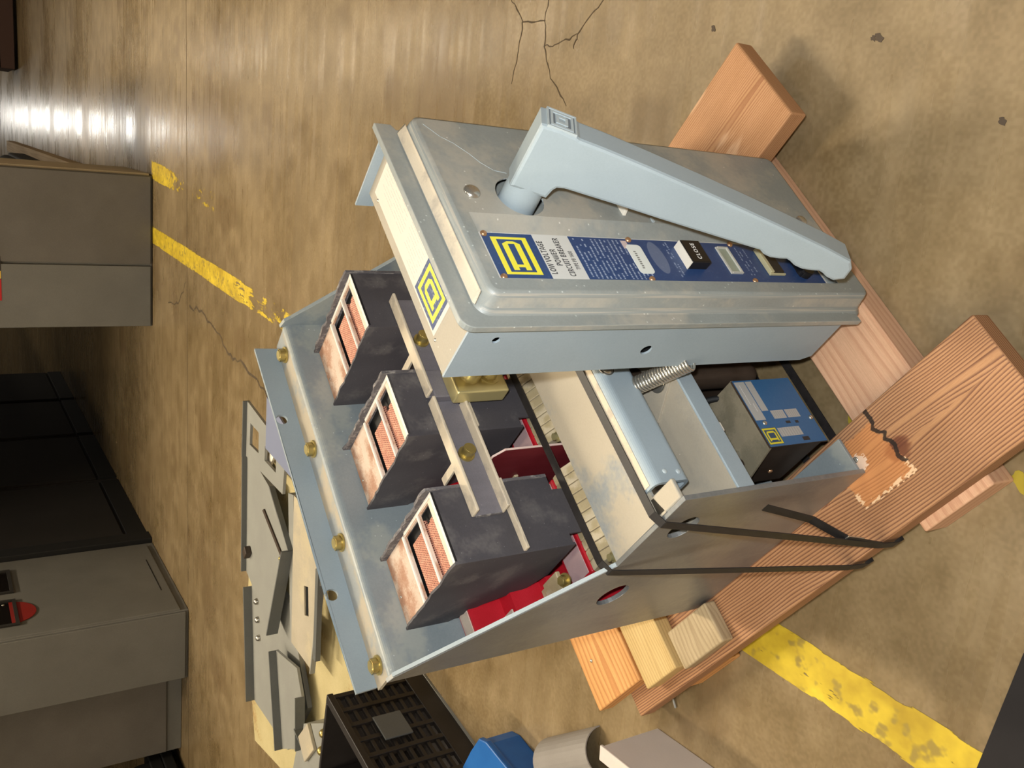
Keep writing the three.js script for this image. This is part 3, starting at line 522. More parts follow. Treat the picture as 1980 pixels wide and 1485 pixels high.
// front enclosure
{
  const c = new THREE.Group(); c.name = numbered('front_enclosure'); breaker.add(c);
  const q = (n, g, m, o = {}) => bp(n, g, m, { parent: c, ...o });
  q('left_wall', prismX([[0.303, 0.166], [0.312, 0.147], [0.393, 0.149], [0.393, 0.804], [0.303, 0.804]], -0.163, -0.160, [[0.372, 0.7595, 0.0055], [0.3425, 0.508, 0.009]]), enamelBlue, { label: 'smooth left wall with two holes' });
  q('right_wall', prismX([[0.303, 0.166], [0.312, 0.147], [0.393, 0.149], [0.393, 0.817], [0.28, 0.817], [0.28, 0.79], [0.303, 0.79]], 0.160, 0.163), enamelBlue);
  q('top_wall', box(-0.1605, 0.1605, 0.7995, 0.8035, 0.303, 0.393, 0.0005), dustyShelf);
  q('bottom_wall', box(-0.16, 0.16, 0.147, 0.150, 0.315, 0.393), enamelBlue);
  q('rear_wall', box(-0.158, 0.158, 0.17, 0.796, 0.318, 0.322), blackDark);
  q('inner_back', box(-0.155, 0.155, 0.155, 0.79, 0.394, 0.397), blackDark);
  const topL = canvasTex(1024, 330, (g, w, h) => {
    g.fillStyle = '#cfc6b8'; g.fillRect(0, 0, w, h);
    emblem(g, 26, 14, 292, 262, '#3c4a6e', '#e8dc3a', 26);
    g.fillStyle = 'rgba(120,116,112,0.45)'; for (let r = 0; r < 9; r++) for (let x = 350; x < 1000;) { const l = 6 + rnd() * 26; if (rnd() > 0.12 && !(r < 2 && x > 470) && !(x > 560 && x < 600)) g.fillRect(x, 40 + r * 26, Math.min(l, 990 - x), 3.2); x += l + 5; }
    for (let i = 0; i < 900; i++) { g.fillStyle = `rgba(206,196,178,${0.15 + rnd() * 0.3})`; g.fillRect(rnd() * w, rnd() * h, 3 + rnd() * 14, 2 + rnd() * 8); }
  });
  q('rating_label', planeUV(prismY([[-0.111, 0.3185], [0.146, 0.3185], [0.146, 0.389], [-0.111, 0.389]], 0.8036, 0.8042), -0.111, -0.389, 0.257, 0.0705, (x, y, z) => [x, -z]), texMat(topL, 0.6), { keepUV: true, label: 'white paper label with a yellow square emblem' });
  q('label_rivet', [panHead(V(-0.1165, 0.8036, 0.318), V(0, 1, 0), 0.0025, 0.0015), panHead(V(0.130, 0.804, 0.318), V(0, 1, 0), 0.0025, 0.0015)], nickel);

  // the dished front cover
  const cover = q('cover', [prismZ((() => { const o = []; for (let i = 0; i <= 6; i++) { const a = Math.PI / 2 + i / 6 * Math.PI / 2; o.push([-0.170 + 0.016 + 0.016 * Math.cos(a), 0.8195 - 0.016 + 0.016 * Math.sin(a)]); } return [...o, [-0.170, 0.128], [-0.158, 0.128], [-0.156, 0.146], [0.156, 0.146], [0.160, 0.140], [0.170, 0.150], [0.170, 0.795], [0.180, 0.800], [0.180, 0.8215], [0.160, 0.8215]]; })(), 0.398, 0.405, [], 0.0012)], enamelFront, { label: 'dished front cover plate' });
  const ring = (x0, x1, y0, y1, r, z) => { const o = [], cs = [[x1 - r, y1 - r, 0], [x0 + r, y1 - r, 1], [x0 + r, y0 + r, 2], [x1 - r, y0 + r, 3]]; for (const [a, b, k] of cs) for (let i = 0; i <= 6; i++) { const t = (k + i / 6) * Math.PI / 2; o.push([a + r * Math.cos(t), b + r * Math.sin(t), z]); } return o; };
  const loft = (rings) => { const pos = []; for (let k = 0; k + 1 < rings.length; k++) for (let i = 0; i < rings[k].length; i++) { const j = (i + 1) % rings[k].length, a = rings[k][i], b = rings[k][j], d = rings[k + 1][i], e = rings[k + 1][j]; pos.push(...a, ...b, ...e, ...a, ...e, ...d); } const g = new THREE.BufferGeometry(); g.setAttribute('position', new THREE.Float32BufferAttribute(pos, 3)); g.computeVertexNormals(); return boxUV(g); };
  const sm = (g) => { // smooth normals by position
    const p = g.attributes.position, n = g.attributes.normal, mm = new Map(), key = (i) => [p.getX(i), p.getY(i), p.getZ(i)].map((x) => Math.round(x * 1e5)).join();
    for (let i = 0; i < p.count; i++) { const k = key(i), v = mm.get(k) || V(0, 0, 0); v.add(V(n.getX(i), n.getY(i), n.getZ(i))); mm.set(k, v); }
    for (let i = 0; i < p.count; i++) { const v = mm.get(key(i)).clone().normalize(); n.setXYZ(i, v.x, v.y, v.z); } return g;
  };
  const F = 0.435, fx0 = -0.143, fx1 = 0.165, fy0 = 0.113, fy1 = 0.785;
  const dish = sm(loft([ring(fx0 - 0.016, fx1 + 0.008, fy0 - 0.004, fy1 + 0.013, 0.022, 0.404), ring(fx0 - 0.010, fx1 + 0.005, fy0 - 0.003, fy1 + 0.010, 0.02, 0.407), ring(fx0 - 0.006, fx1 + 0.004, fy0 - 0.002, fy1 + 0.008, 0.018, 0.414), ring(fx0 - 0.003, fx1 + 0.002, fy0 - 0.001, fy1 + 0.004, 0.016, 0.428), ring(fx0 - 0.0005, fx1 + 0.0005, fy0, fy1 + 0.001, 0.014, 0.434), ring(fx0 + 0.004, fx1 - 0.003, fy0 + 0.003, fy1 - 0.004, 0.011, F)]));
  part(cover, 'cover_rim', dish, enamelFront, { shift: [0, BY, 0] });
  part(cover, 'rim_dust', sm(loft([ring(fx0 + 0.004, fx1, fy1 - 0.02, fy1 + 0.0115, 0.006, 0.4085).map((p) => [p[0], Math.max(p[1], fy1 + 0.009), p[2]]), ring(fx0 + 0.010, fx1 - 0.003, fy1 - 0.02, fy1 + 0.0065, 0.006, 0.4245).map((p) => [p[0], Math.max(p[1], fy1 + 0.0055), p[2]])])), barDust, { shift: [0, BY + 0.0004, 0] });
  const inner = ring(fx0 + 0.004, fx1 - 0.003, fy0 + 0.003, fy1 - 0.004, 0.011, F).map((p) => [p[0], p[1]]);
  const R0 = [-0.121, -0.012, 0.168, 0.766], R1 = [-0.117, -0.036, 0.171, 0.7605], Fr = 0.4225;
  const hole = [0.023, 0.677, 0.0345];
  part(cover, 'cover_face', prismZ(inner, F - 0.002, F, [[[R0[0], R0[2]], [R0[1], R0[2]], [R0[1], R0[3]], [R0[0], R0[3]]], hole]), enamelFront, { shift: [0, BY, 0] });
  const rc = (a, z) => [[a[0], a[2], z], [a[1], a[2], z], [a[1], a[3], z], [a[0], a[3], z]].reverse();
  part(cover, 'label_recess', [loft([rc(R0, F), rc(R1, Fr)].map((r) => r.slice().reverse())), prismZ([[R1[0], R1[2]], [R1[1], R1[2]], [R1[1], R1[3]], [R1[0], R1[3]]], Fr - 0.002, Fr)], enamelFront, { shift: [0, BY, 0] });
  part(cover, 'handle_hole_rim', (() => { const g = new THREE.CylinderGeometry(0.0345, 0.0345, 0.002, 36, 1, true).rotateX(Math.PI / 2).translate(0.023, 0.677, 0.434); return g; })(), edgeSteel, { shift: [0, BY, 0] });
  const scratch = [[0.150, 0.772], [0.128, 0.755], [0.118, 0.740], [0.098, 0.722], [0.083, 0.712], [0.070, 0.697], [0.067, 0.680]];
  part(cover, 'scratch', ribbon(scratch.map(([x, y], i) => V(x, y, F + 0.0002)), 0.0022, 0.0004, V(0.6, 0.75, 0)), edgeSteel, { shift: [0, BY, 0] });
  for (const [x, y, r] of [[0.025, 0.7475, 0.0115], [0.0136, 0.1496, 0.0095]]) part(cover, 'screw', [panHead(V(x, y, F), V(0, 0, 1), r, 0.006)], nickel, { shift: [0, BY, 0], label: 'bright pan-head screw' });
  part(cover, 'hasp', [prismY([[0.0, F], [0.034, F], [0.034, F + 0.004], [0.026, F + 0.012], [0.012, F + 0.014], [0.002, F + 0.008]], 0.515, 0.519, [], 0.0006)], plateDust, { shift: [0, BY, 0], label: 'small dusty tab' });
  part(cover, 'slot', box(-0.011, -0.003, 0.469, 0.4725, F, F + 0.002), edgeSteel, { shift: [0, BY, 0] });

  // nameplate
  const np = canvasTex(512, 2048, (g, w, h) => {                     // 0.081 wide, 0.586 high
    const X = (x) => (x + 0.1125) / 0.080 * w, Y = (y) => (0.7585 - y) / 0.586 * h;
    g.fillStyle = '#cfcdc6'; g.fillRect(0, 0, w, h);
    g.fillStyle = '#2c4470'; g.fillRect(14, 14, w - 28, Y(0.6795) - 14);
    emblem(g, 14, 14, w - 28, Y(0.6795) - 14, '#2c4470', '#f0e23c', 40);
    g.fillStyle = '#2c4470'; g.fillRect(14, Y(0.6235), w - 28, h - Y(0.6235) - 14);
    g.fillStyle = '#3a3a3c'; g.textAlign = 'left'; g.textBaseline = 'middle';
    const put = (s, x, y, px, sx = 1) => { g.save(); g.translate(x, y); g.scale(sx, 1); g.font = `bold ${px}px sans-serif`; g.fillText(s, 0, 0); g.restore(); };
    put('LOW VOLTAGE', 62, Y(0.6725), 42, 1.28); put('POWER', 156, Y(0.6585), 42, 1.28); put('CIRCUIT BREAKER', 42, Y(0.6455), 42, 1.2); put('TYPE PB 1600', 120, Y(0.6325), 30, 1.1);
    g.fillStyle = 'rgba(206,210,220,0.62)';
    for (let r = 0; r < 15; r++) { const y = Y(0.617) + r * 25; for (let x = 26; x < w - 30;) { const l = 6 + rnd() * 30; const skip = rnd() < 0.12 || (r > 9 && x > 200 && x < 300) || (r < 4 && x > 330 && rnd() < 0.6) || (r > 11 && x > 390); if (!skip) g.fillRect(x, y + (rnd() - 0.5) * 3, Math.min(l, w - 34 - x), 9); x += l + 7; } }
    g.fillStyle = '#cdb9b4'; g.fillRect(384, Y(0.5375), 92, 34);
    g.fillStyle = 'rgba(150,152,164,0.5)'; g.beginPath(); g.ellipse(w * 0.56, Y(0.486), 190, 44, 0, 0, 7); g.fill();
    g.fillStyle = 'rgba(206,210,220,0.5)'; for (const yy of [0.464, 0.459]) for (let x = 60; x < w - 60;) { const l = 8 + rnd() * 24; if (rnd() > 0.25) g.fillRect(x, Y(yy), l, 9); x += l + 8; }
    for (const yy of [0.327, 0.321, 0.312]) for (let x = 100; x < w - 90;) { const l = 8 + rnd() * 24; if (rnd() > 0.3) g.fillRect(x, Y(yy), l, 8); x += l + 8; }
    for (let i = 0; i < 1400; i++) { g.fillStyle = `rgba(190,190,190,${rnd() * 0.06})`; g.fillRect(rnd() * w, rnd() * h, 4 + rnd() * 24, 3 + rnd() * 14); }
  });
  const plate = q('nameplate', planeUV(prismZ([[-0.1125, 0.1725], [-0.0325, 0.1725], [-0.0325, 0.7585], [-0.1125, 0.7585]], Fr, Fr + 0.0012), -0.1125, 0.1725, 0.080, 0.586, (x, y) => [x, y]), texMat(np, 0.38), { keepUV: true, label: 'tall blue nameplate with a yellow square emblem and white lettering' });
  const Zp = Fr + 0.0012, pl = (n, g, m, o = {}) => part(plate, n, g, m, { shift: [0, BY, 0], ...o });
  for (const [x, y] of [[-0.0365, 0.750], [-0.1085, 0.750], [-0.0365, 0.5227], [-0.1085, 0.5205], [-0.0365, 0.3317], [-0.1085, 0.3277], [-0.0365, 0.178]]) pl('screw', panHead(V(x, y, Zp), V(0, 0, 1), 0.0046, 0.0035), brassScrew);
  const stick = canvasTex(256, 110, (g, w, h) => { g.fillStyle = '#e2e4dc'; g.fillRect(0, 0, w, h); g.fillStyle = 'rgba(96,98,92,0.75)'; for (let i = 0; i < 9; i++) g.fillRect(44 + i * 18, 34 + (i % 2) * 3, 11, 17); });
  pl('sticker', planeUV(prismZ((() => { const o = [], r = 0.006, x0 = -0.0985, x1 = -0.0455, y0 = 0.508, y1 = 0.5335; for (const [a, b, k] of [[x1 - r, y1 - r, 0], [x0 + r, y1 - r, 1], [x0 + r, y0 + r, 2], [x1 - r, y0 + r, 3]]) for (let i = 0; i <= 5; i++) { const t = (k + i / 5) * Math.PI / 2; o.push([a + r * Math.cos(t), b + r * Math.sin(t)]); } return o; })(), Zp, Zp + 0.0006), -0.0985, 0.508, 0.053, 0.0255, (x, y) => [x, y]), texMat(stick, 0.5), { keepUV: true, label: 'small white sticker' });
  const closeT = canvasTex(256, 220, (g, w, h) => { g.fillStyle = '#181616'; g.fillRect(0, 0, w, h); g.fillStyle = '#efeee8'; g.textAlign = 'center'; g.textBaseline = 'middle'; g.font = 'bold 66px sans-serif'; g.fillText('CLOSE', w / 2, h / 2, w - 16); });
  const cb = pl('close_button', box(-0.0885, -0.0465, 0.4105, 0.4455, Zp, 0.4385, 0.0015), buttonBlack, { label: 'black close button' });
  part(cb, 'button_face', new THREE.PlaneGeometry(0.040, 0.033).translate(-0.0675, 0.428, 0.4388), texMat(closeT, 0.4), { keepUV: true, shift: [0, BY, 0] });
  part(cb, 'dust_cap', box(-0.0885, -0.0465, 0.4453, 0.4463, Zp, 0.4375), plateDust, { shift: [0, BY, 0] });
  pl('indicator_window', [box(-0.0955, -0.044, 0.3435, 0.3465, Zp, Zp + 0.003), box(-0.0955, -0.044, 0.3635, 0.3665, Zp, Zp + 0.002), box(-0.0465, -0.044, 0.3465, 0.3635, Zp, Zp + 0.003), box(-0.0955, -0.093, 0.3465, 0.3635, Zp, Zp + 0.003)], std({ color: 0xc2bfb4, roughness: 0.5 }));
  pl('indicator_flag', box(-0.093, -0.0465, 0.3465, 0.3635, Zp, Zp + 0.0006), std({ map: speckTex([150, 156, 138], { amp: 10, size: 0.05, s: 131 }), roughness: 0.4 }));
  const tb = pl('trip_button', box(-0.0945, -0.0475, 0.2615, 0.2835, Zp, Zp + 0.006, 0.001), std({ color: 0x2c2620, roughness: 0.55 }), { label: 'dark trip button' });
  part(tb, 'guard', [box(-0.0955, -0.0465, 0.2835, 0.2905, Zp, Zp + 0.0075, 0.001), box(-0.0975, -0.0945, 0.258, 0.2905, Zp, Zp + 0.004, 0.001)], std({ color: 0xb9b08a, roughness: 0.6 }), { shift: [0, BY, 0] });
  pl('pull_knob', [cyl(V(-0.090, 0.2145, Zp), V(-0.090, 0.2145, Zp + 0.012), 0.0125), box(-0.098, -0.060, 0.222, 0.226, Zp, Zp + 0.008)], buttonBlack);

  // pistol handle turned to the left
  const PH = 22.5 * Math.PI / 180, hz = new THREE.Group(); hz.name = numbered('operating_handle'); c.add(hz);
  hz.position.set(0.023, 0.677 + BY, 0); hz.rotation.z = -PH;
  const Hh = (n, g, m, o = {}) => part(hz, n, g, m, o);
  const prof = [[0.549, 0.021], [0.5505, 0.012], [0.550, -0.021]];   // (z, y): y is minus the distance down the lever
  const P = [[0.5505, 0.0205], [0.552, 0.0], [0.5505, -0.021], [0.549, -0.026], [0.549, -0.06], [0.547, -0.12], [0.543, -0.20], [0.539, -0.27], [0.534, -0.34], [0.528, -0.41], [0.523, -0.448], [0.515, -0.456],
    [0.500, -0.458], [0.4935, -0.448], [0.4945, -0.438], [0.4985, -0.428], [0.500, -0.420], [0.4965, -0.410], [0.4935, -0.396], [0.4945, -0.384], [0.4985, -0.374], [0.500, -0.366], [0.4965, -0.356], [0.4935, -0.344], [0.4945, -0.334], [0.499, -0.325],
    [0.4975, -0.30], [0.4945, -0.24], [0.4915, -0.18], [0.489, -0.11], [0.4865, -0.06], [0.4855, -0.040], [0.482, -0.0285], [0.475, -0.0245], [0.463, -0.022], [0.463, 0.0205]];
  const HW = 0.0165;
  Hh('lever', prismX(P, -HW, HW, [], 0.0045), handleMat, { label: 'long pale lever with finger grips' });
  Hh('shaft', [cyl(V(0, 0, 0.395), V(0, 0, 0.492), 0.0275, 0.0235, 36).scale(0.86, 1, 1)], handleMat);
  const fr = (a, z0, z1, w) => [box(-a, a, a - w, a, z0, z1), box(-a, a, -a, -a + w, z0, z1), box(-a, -a + w, -a + w, a - w, z0, z1), box(a - w, a, -a + w, a - w, z0, z1)];
  const lg = Hh('raised_emblem', [...fr(0.0195, 0.551, 0.5575, 0.0022), ...fr(0.0150, 0.551, 0.5575, 0.0030), ...fr(0.0078, 0.551, 0.5575, 0.0035)].map((g) => g.translate(0, -0.0015, 0)), edgeSteel, { label: 'raised square emblem' });
  part(lg, 'emblem_ground', box(-0.0175, 0.0175, -0.019, 0.016, 0.551, 0.5560), std({ color: 0x6d7377, roughness: 0.7 }));
}

// ------------------------------------------------------------------ packing straps
{
  const L = (x, y, z) => V(x, y + T + BY, z);
  const a = thing('packing_strap', 'black plastic strap across the dusty beam, crimped with a metal seal and loose tail', 'strap', [0, 0, 0]);
  const X = V(0, 0, 1);
  part(a, 'band', ribbon([L(0.40, 0.10, 0.215), L(0.362, 0.49, 0.205), L(0.34, 0.5065, 0.203), L(0, 0.508, 0.203), L(-0.340, 0.5065, 0.205), L(-0.3585, 0.498, 0.2065), L(-0.363, 0.48, 0.207), L(-0.457, 0.131, 0.2205), L(-0.460, 0.10, 0.221), L(-0.4575, 0.0855, 0.221), L(-0.30, 0.084, 0.2185), L(0.3, 0.084, 0.2185), L(0.40, 0.10, 0.215)], 0.0155, 0.0016, X), strapMat);
  part(a, 'loose_end', ribbon([L(-0.366, 0.320, 0.2235), L(-0.397, 0.245, 0.2240), L(-0.438, 0.195, 0.2225), L(-0.456, 0.137, 0.2225)], 0.0155, 0.0016, X), strapMat);
  part(a, 'seal', [box(-0.0012, 0.0012, -0.016, 0.016, -0.009, 0.009, 0.0006).rotateZ(-0.26).translate(-0.4395, 0.184 + T + BY, 0.2215)], nickel, { label: 'crimped metal seal' });
  const b = thing('packing_strap', 'black plastic strap behind the dusty beam, going over the corner of the side plate', 'strap', [0, 0, 0]);
  part(b, 'band', ribbon([L(0.40, 0.10, 0.13), L(0.362, 0.512, 0.066), L(0.34, 0.516, 0.064), L(0, 0.517, 0.064), L(-0.340, 0.516, 0.068), L(-0.3585, 0.509, 0.0705), L(-0.363, 0.49, 0.0725), L(-0.457, 0.131, 0.150), L(-0.460, 0.10, 0.152), L(-0.4575, 0.0855, 0.152), L(-0.30, 0.084, 0.150), L(0.3, 0.084, 0.14), L(0.40, 0.10, 0.13)], 0.0155, 0.0016, X), strapMat);
}

// ------------------------------------------------------------------ background: cabinets
const cabGrey = std({ map: speckTex([110, 109, 104], { amp: 8, size: 0.8, s: 801 }), roughness: 0.55 });
const cabBrown = std({ map: speckTex([100, 96, 90], { amp: 8, size: 0.8, s: 803 }), roughness: 0.55 });
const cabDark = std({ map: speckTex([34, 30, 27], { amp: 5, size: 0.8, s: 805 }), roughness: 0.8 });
const cabBeige = std({ map: speckTex([176, 160, 132], { amp: 10, size: 0.8, s: 807 }), roughness: 0.7 });
const so = (x, z) => [x * UD.x + z * UD.z, x * VD.x + z * VD.z];     // world -> (s, o)
function cabinet(label, s0, s1, o0, o1, h, mats, extra, name = 'electrical_cabinet', cat = 'cabinet', group) {
  const c = thing(name, label, cat, at2((s0 + s1) / 2, (o0 + o1) / 2).toArray(), TURN, group), hs = (s1 - s0) / 2, ho = (o1 - o0) / 2;
  part(c, 'body', box(-hs + 0.004, hs, 0.0, h, -ho, ho, 0.006), mats[0]);
  extra && extra(c, hs, ho, h); return c;
}
const [cs, coR] = so(4.203, -3.212), [, coL] = so(3.609, -4.036);
cabinet('tall grey switchgear cabinet with a red and yellow tag', cs, cs + 0.9, coL, coR, 2.35, [cabGrey], (c, hs, ho, h) => {
  const mid = -ho + (coR - coL) * 0.415;
  part(c, 'door', box(-hs - 0.018, -hs + 0.004, 0.015, h - 0.03, -ho + 0.006, mid - 0.007, 0.004), cabGrey, { label: 'pale grey door with a tag' });
  const d2 = part(c, 'door', box(-hs - 0.018, -hs + 0.004, 0.015, h - 0.03, mid + 0.007, ho - 0.006, 0.004), cabBrown, { label: 'browner wide door' });
  part(d2, 'seam', box(-hs - 0.0195, -hs - 0.017, 1.0, 1.006, mid + 0.02, ho - 0.15), blackDark);
  part(d2, 'latch', panHead(V(-hs - 0.018, 1.02, ho - 0.27), V(-1, 0, 0), 0.01, 0.008), nickel);
  part(c, 'side_panel', box(-hs + 0.02, hs, 0.02, h, ho, ho + 0.012), cabBeige);
  const tagT = canvasTex(128, 256, (g, w, h2) => { g.fillStyle = '#2a2420'; g.fillRect(0, 0, w, h2); g.fillStyle = '#1b1714'; g.fillRect(6, 6, w - 12, 70); g.fillStyle = '#d8b44a'; g.fillRect(0, 84, w, 44); g.fillStyle = '#b3161c'; g.fillRect(0, 132, w, 124); });
  part(c, 'tag', new THREE.PlaneGeometry(0.15, 0.28).rotateY(-Math.PI / 2).rotateX(Math.PI / 2).translate(-hs - 0.0192, 0.98, mid - 0.10), texMat(tagT, 0.6), { keepUV: true, label: 'black, yellow and red tag' });
});
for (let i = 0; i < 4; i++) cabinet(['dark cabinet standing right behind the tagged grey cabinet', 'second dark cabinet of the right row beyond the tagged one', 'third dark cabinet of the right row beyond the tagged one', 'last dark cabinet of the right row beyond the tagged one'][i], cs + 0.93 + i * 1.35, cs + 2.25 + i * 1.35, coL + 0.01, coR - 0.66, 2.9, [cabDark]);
const [gs1, go] = so(2.568, -5.253), [gs0] = so(1.731, -4.540), [, go1] = so(1.359, -4.907);
cabinet('grey switchgear cabinet with two dark windows at the front of the left row', gs0, gs1, go1, go, 2.3, [cabGrey], (c, hs, ho, h) => {
  part(c, 'door', box(-hs - 0.012, -hs + 0.004, 0.02, h - 0.03, -ho + 0.01, ho - 0.01, 0.004), cabGrey);
  const d = part(c, 'side_panel', box(-hs + 0.01, hs - 0.06, 0.05, h - 0.03, ho - 0.004, ho + 0.010, 0.004), cabGrey);
  part(c, 'edge_seam', box(-hs + 0.30, hs - 0.30, 0.10, 0.106, ho + 0.0095, ho + 0.0112), blackDark);
  const glass = std({ color: 0x1a1614, roughness: 0.18 }), ring = std({ color: 0x55524c, roughness: 0.5 });
  for (const [x, col] of [[0.20, 0], [-0.24, 1]]) {
    const wdw = part(d, 'window', [box(x - 0.17, x + 0.17, 0.93, 0.95, ho + 0.010, ho + 0.022), box(x - 0.17, x + 0.17, 1.33, 1.35, ho + 0.010, ho + 0.022), box(x - 0.17, x - 0.15, 0.95, 1.33, ho + 0.010, ho + 0.022), box(x + 0.15, x + 0.17, 0.95, 1.33, ho + 0.010, ho + 0.022)], std({ color: 0x2a2723, roughness: 0.6 }));
    part(wdw, 'pane', box(x - 0.15, x + 0.15, 0.95, 1.33, ho + 0.010, ho + 0.012), glass);
    if (col) part(wdw, 'red_disc', new THREE.CylinderGeometry(0.14, 0.14, 0.004, 40, 1, false, Math.PI * 0.5, Math.PI).rotateX(Math.PI / 2).rotateZ(Math.PI).translate(x - 0.0, 0.97, ho + 0.0135), std({ color: 0x8a2018, roughness: 0.5 }));
    part(wdw, 'meter', [box(x - 0.12, x + 0.12, 1.14, 1.30, ho + 0.0125, ho + 0.016, 0.004)], ring);
    part(wdw, 'screw', panHead(V(x + 0.12, 1.0, ho + 0.0125), V(0, 0, 1), 0.008, 0.006), nickel);
  }
});
cabinet('narrower grey cabinet set back beside the windowed cabinet', gs0 + 0.16, gs1, go1 - 0.62, go1 - 0.006, 2.3, [cabGrey], (c, hs, ho, h) => { part(c, 'door', box(-hs - 0.012, -hs + 0.004, 0.10, h - 0.03, -ho + 0.01, ho - 0.02, 0.004), cabBrown); });
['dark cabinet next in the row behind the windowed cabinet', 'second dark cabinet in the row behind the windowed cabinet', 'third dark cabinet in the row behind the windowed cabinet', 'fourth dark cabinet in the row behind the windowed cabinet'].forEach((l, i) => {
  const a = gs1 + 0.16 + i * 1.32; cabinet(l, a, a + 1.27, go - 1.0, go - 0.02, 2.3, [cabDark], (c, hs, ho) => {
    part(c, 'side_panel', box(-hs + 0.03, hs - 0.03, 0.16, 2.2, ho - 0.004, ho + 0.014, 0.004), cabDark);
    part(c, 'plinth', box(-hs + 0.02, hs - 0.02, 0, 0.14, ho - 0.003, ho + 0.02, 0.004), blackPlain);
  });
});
cabinet('dark post between the windowed cabinet and the row behind it', gs1 + 0.012, gs1 + 0.15, go - 0.3, go + 0.03, 2.5, [blackPlain], null, 'steel_post', 'post');
// things in the far background, right of the tagged cabinet and left of the recessed one
{
  const [ss, oo] = so(6.65, -5.25), t = thing('timber_skid', 'long low timber skid on the floor beside the tagged cabinet', 'skid', at2(ss, oo).toArray(), TURN);
  const wm = woodMat(woodTex(4, 0.2, [176, 152, 118], [140, 116, 84], { freq: 20, s: 811, contrast: 0.5 }));
  part(t, 'timber', plankGeo(0, 7.5, 0, 0.12, -0.16, 0, 'x'), wm, { keepUV: true }); part(t, 'timber', plankGeo(-0.5, 7.5, 0, 0.12, -0.46, -0.30, 'x'), wm, { keepUV: true });
  const m = thing('machine_part', 'dark machine part lying on the long timber skid at the far right', 'machine', at2(ss + 2.6, oo - 0.12, 0.12).toArray(), TURN);
  part(m, 'housing', [box(-0.7, 1.6, 0, 0.22, -0.2, 0.04, 0.04), cyl(V(-0.4, 0.26, -0.08), V(1.2, 0.26, -0.08), 0.1)], blackPlain); part(m, 'flange', [cyl(V(-0.82, 0.14, -0.08), V(-0.70, 0.14, -0.08), 0.14)], cabDark);
  const rb = thing('crate', 'rust brown crate in the far corner of the hall', 'crate', at2(15.5, 1.9).toArray(), TURN);
  for (let i = 0; i < 5; i++) part(rb, 'board', box(-0.6, 0.6, 0.05 + i * 0.2, 0.235 + i * 0.2, -0.8, 0.8, 0.006), std({ color: 0x4a332a, roughness: 0.8 }));
}
{
  const t = thing('hand_truck', 'dark trolley with brass fittings standing left of the recessed cabinet', 'trolley', [1.08, 0, -5.62], TURN);
  part(t, 'base', box(-0.3, 0.3, 0.05, 0.12, -0.35, 0.06, 0.01), blackPlain); part(t, 'wheel', [cyl(V(-0.2, 0.07, -0.12), V(-0.2, 0.07, -0.05), 0.07), cyl(V(0.2, 0.07, -0.12), V(0.2, 0.07, -0.05), 0.07)], blackDark);
  part(t, 'motor', [cyl(V(-0.08, 0.24, -0.2), V(-0.08, 0.24, 0.04), 0.11), box(-0.2, 0.2, 0.12, 0.2, -0.25, 0.05, 0.01)], blackPlain);
  part(t, 'fitting', [cyl(V(-0.24, 0.34, -0.02), V(-0.24, 0.44, -0.02), 0.05), box(-0.29, -0.19, 0.25, 0.33, -0.06, 0.03, 0.01)], std({ color: 0xc8b478, roughness: 0.4, metalness: 0.4 })); part(t, 'cap', cyl(V(-0.24, 0.44, -0.02), V(-0.24, 0.50, -0.02), 0.045), std({ color: 0xb88878, roughness: 0.6 }));
}

// ------------------------------------------------------------------ background: sheet-metal panels piled on the floor
const shGrey = std({ map: speckTex([146, 146, 140], { amp: 7, size: 0.5, s: 821 }), roughness: 0.5 });
const shPale = std({ map: speckTex([176, 166, 146], { amp: 9, size: 0.5, s: 823, dust: [190, 178, 150], dustAmt: 0.4 }), roughness: 0.7 });
const shDark = std({ map: speckTex([100, 102, 100], { amp: 7, size: 0.5, s: 825 }), roughness: 0.5 });
const paperMat = std({ map: speckTex([190, 176, 130], { amp: 12, size: 0.6, s: 827, dust: [150, 110, 60], dustAmt: 0.3, dustScale: 4 }), roughness: 0.85 });
function sheet(name, label, cat, pts, y, t, m, lips = [], holes = [], more) {
  const cx = pts.reduce((a, p) => a + p[0], 0) / pts.length, cz = pts.reduce((a, p) => a + p[1], 0) / pts.length, l = (p) => [p[0] - cx, p[1] - cz];
  const o = thing(name, label, cat, [cx, y, cz]);
  const area = pts.reduce((a, p, i) => { const q = pts[(i + 1) % pts.length]; return a + p[0] * q[1] - q[0] * p[1]; }, 0);
  part(o, 'sheet', prismY(pts.map(l), 0, t, holes.map((h) => h.map(l))), m);
  for (const [i, h, mm] of lips) { const a = l(pts[i]), b = l(pts[(i + 1) % pts.length]); const L = Math.hypot(b[0] - a[0], b[1] - a[1]), nx = -(b[1] - a[1]) / L * 0.004, nz = (b[0] - a[0]) / L * 0.004; part(o, 'flange', prismY([[a[0] + nx, a[1] + nz], [b[0] + nx, b[1] + nz], [b[0] - nx, b[1] - nz], [a[0] - nx, a[1] - nz]], Math.min(0, h), Math.max(t, h)), mm || shDark); }
  more && more(o, l); return o;
}
sheet('plywood_base', 'stained pale plywood sheet under the pile of grey panels', 'plywood', [[1.55, -2.55], [1.05, -3.30], [0.55, -3.62], [0.10, -3.02], [0.05, -2.5], [0.22, -2.15], [0.9, -1.95], [1.25, -2.0]], 0.0, 0.03, paperMat);
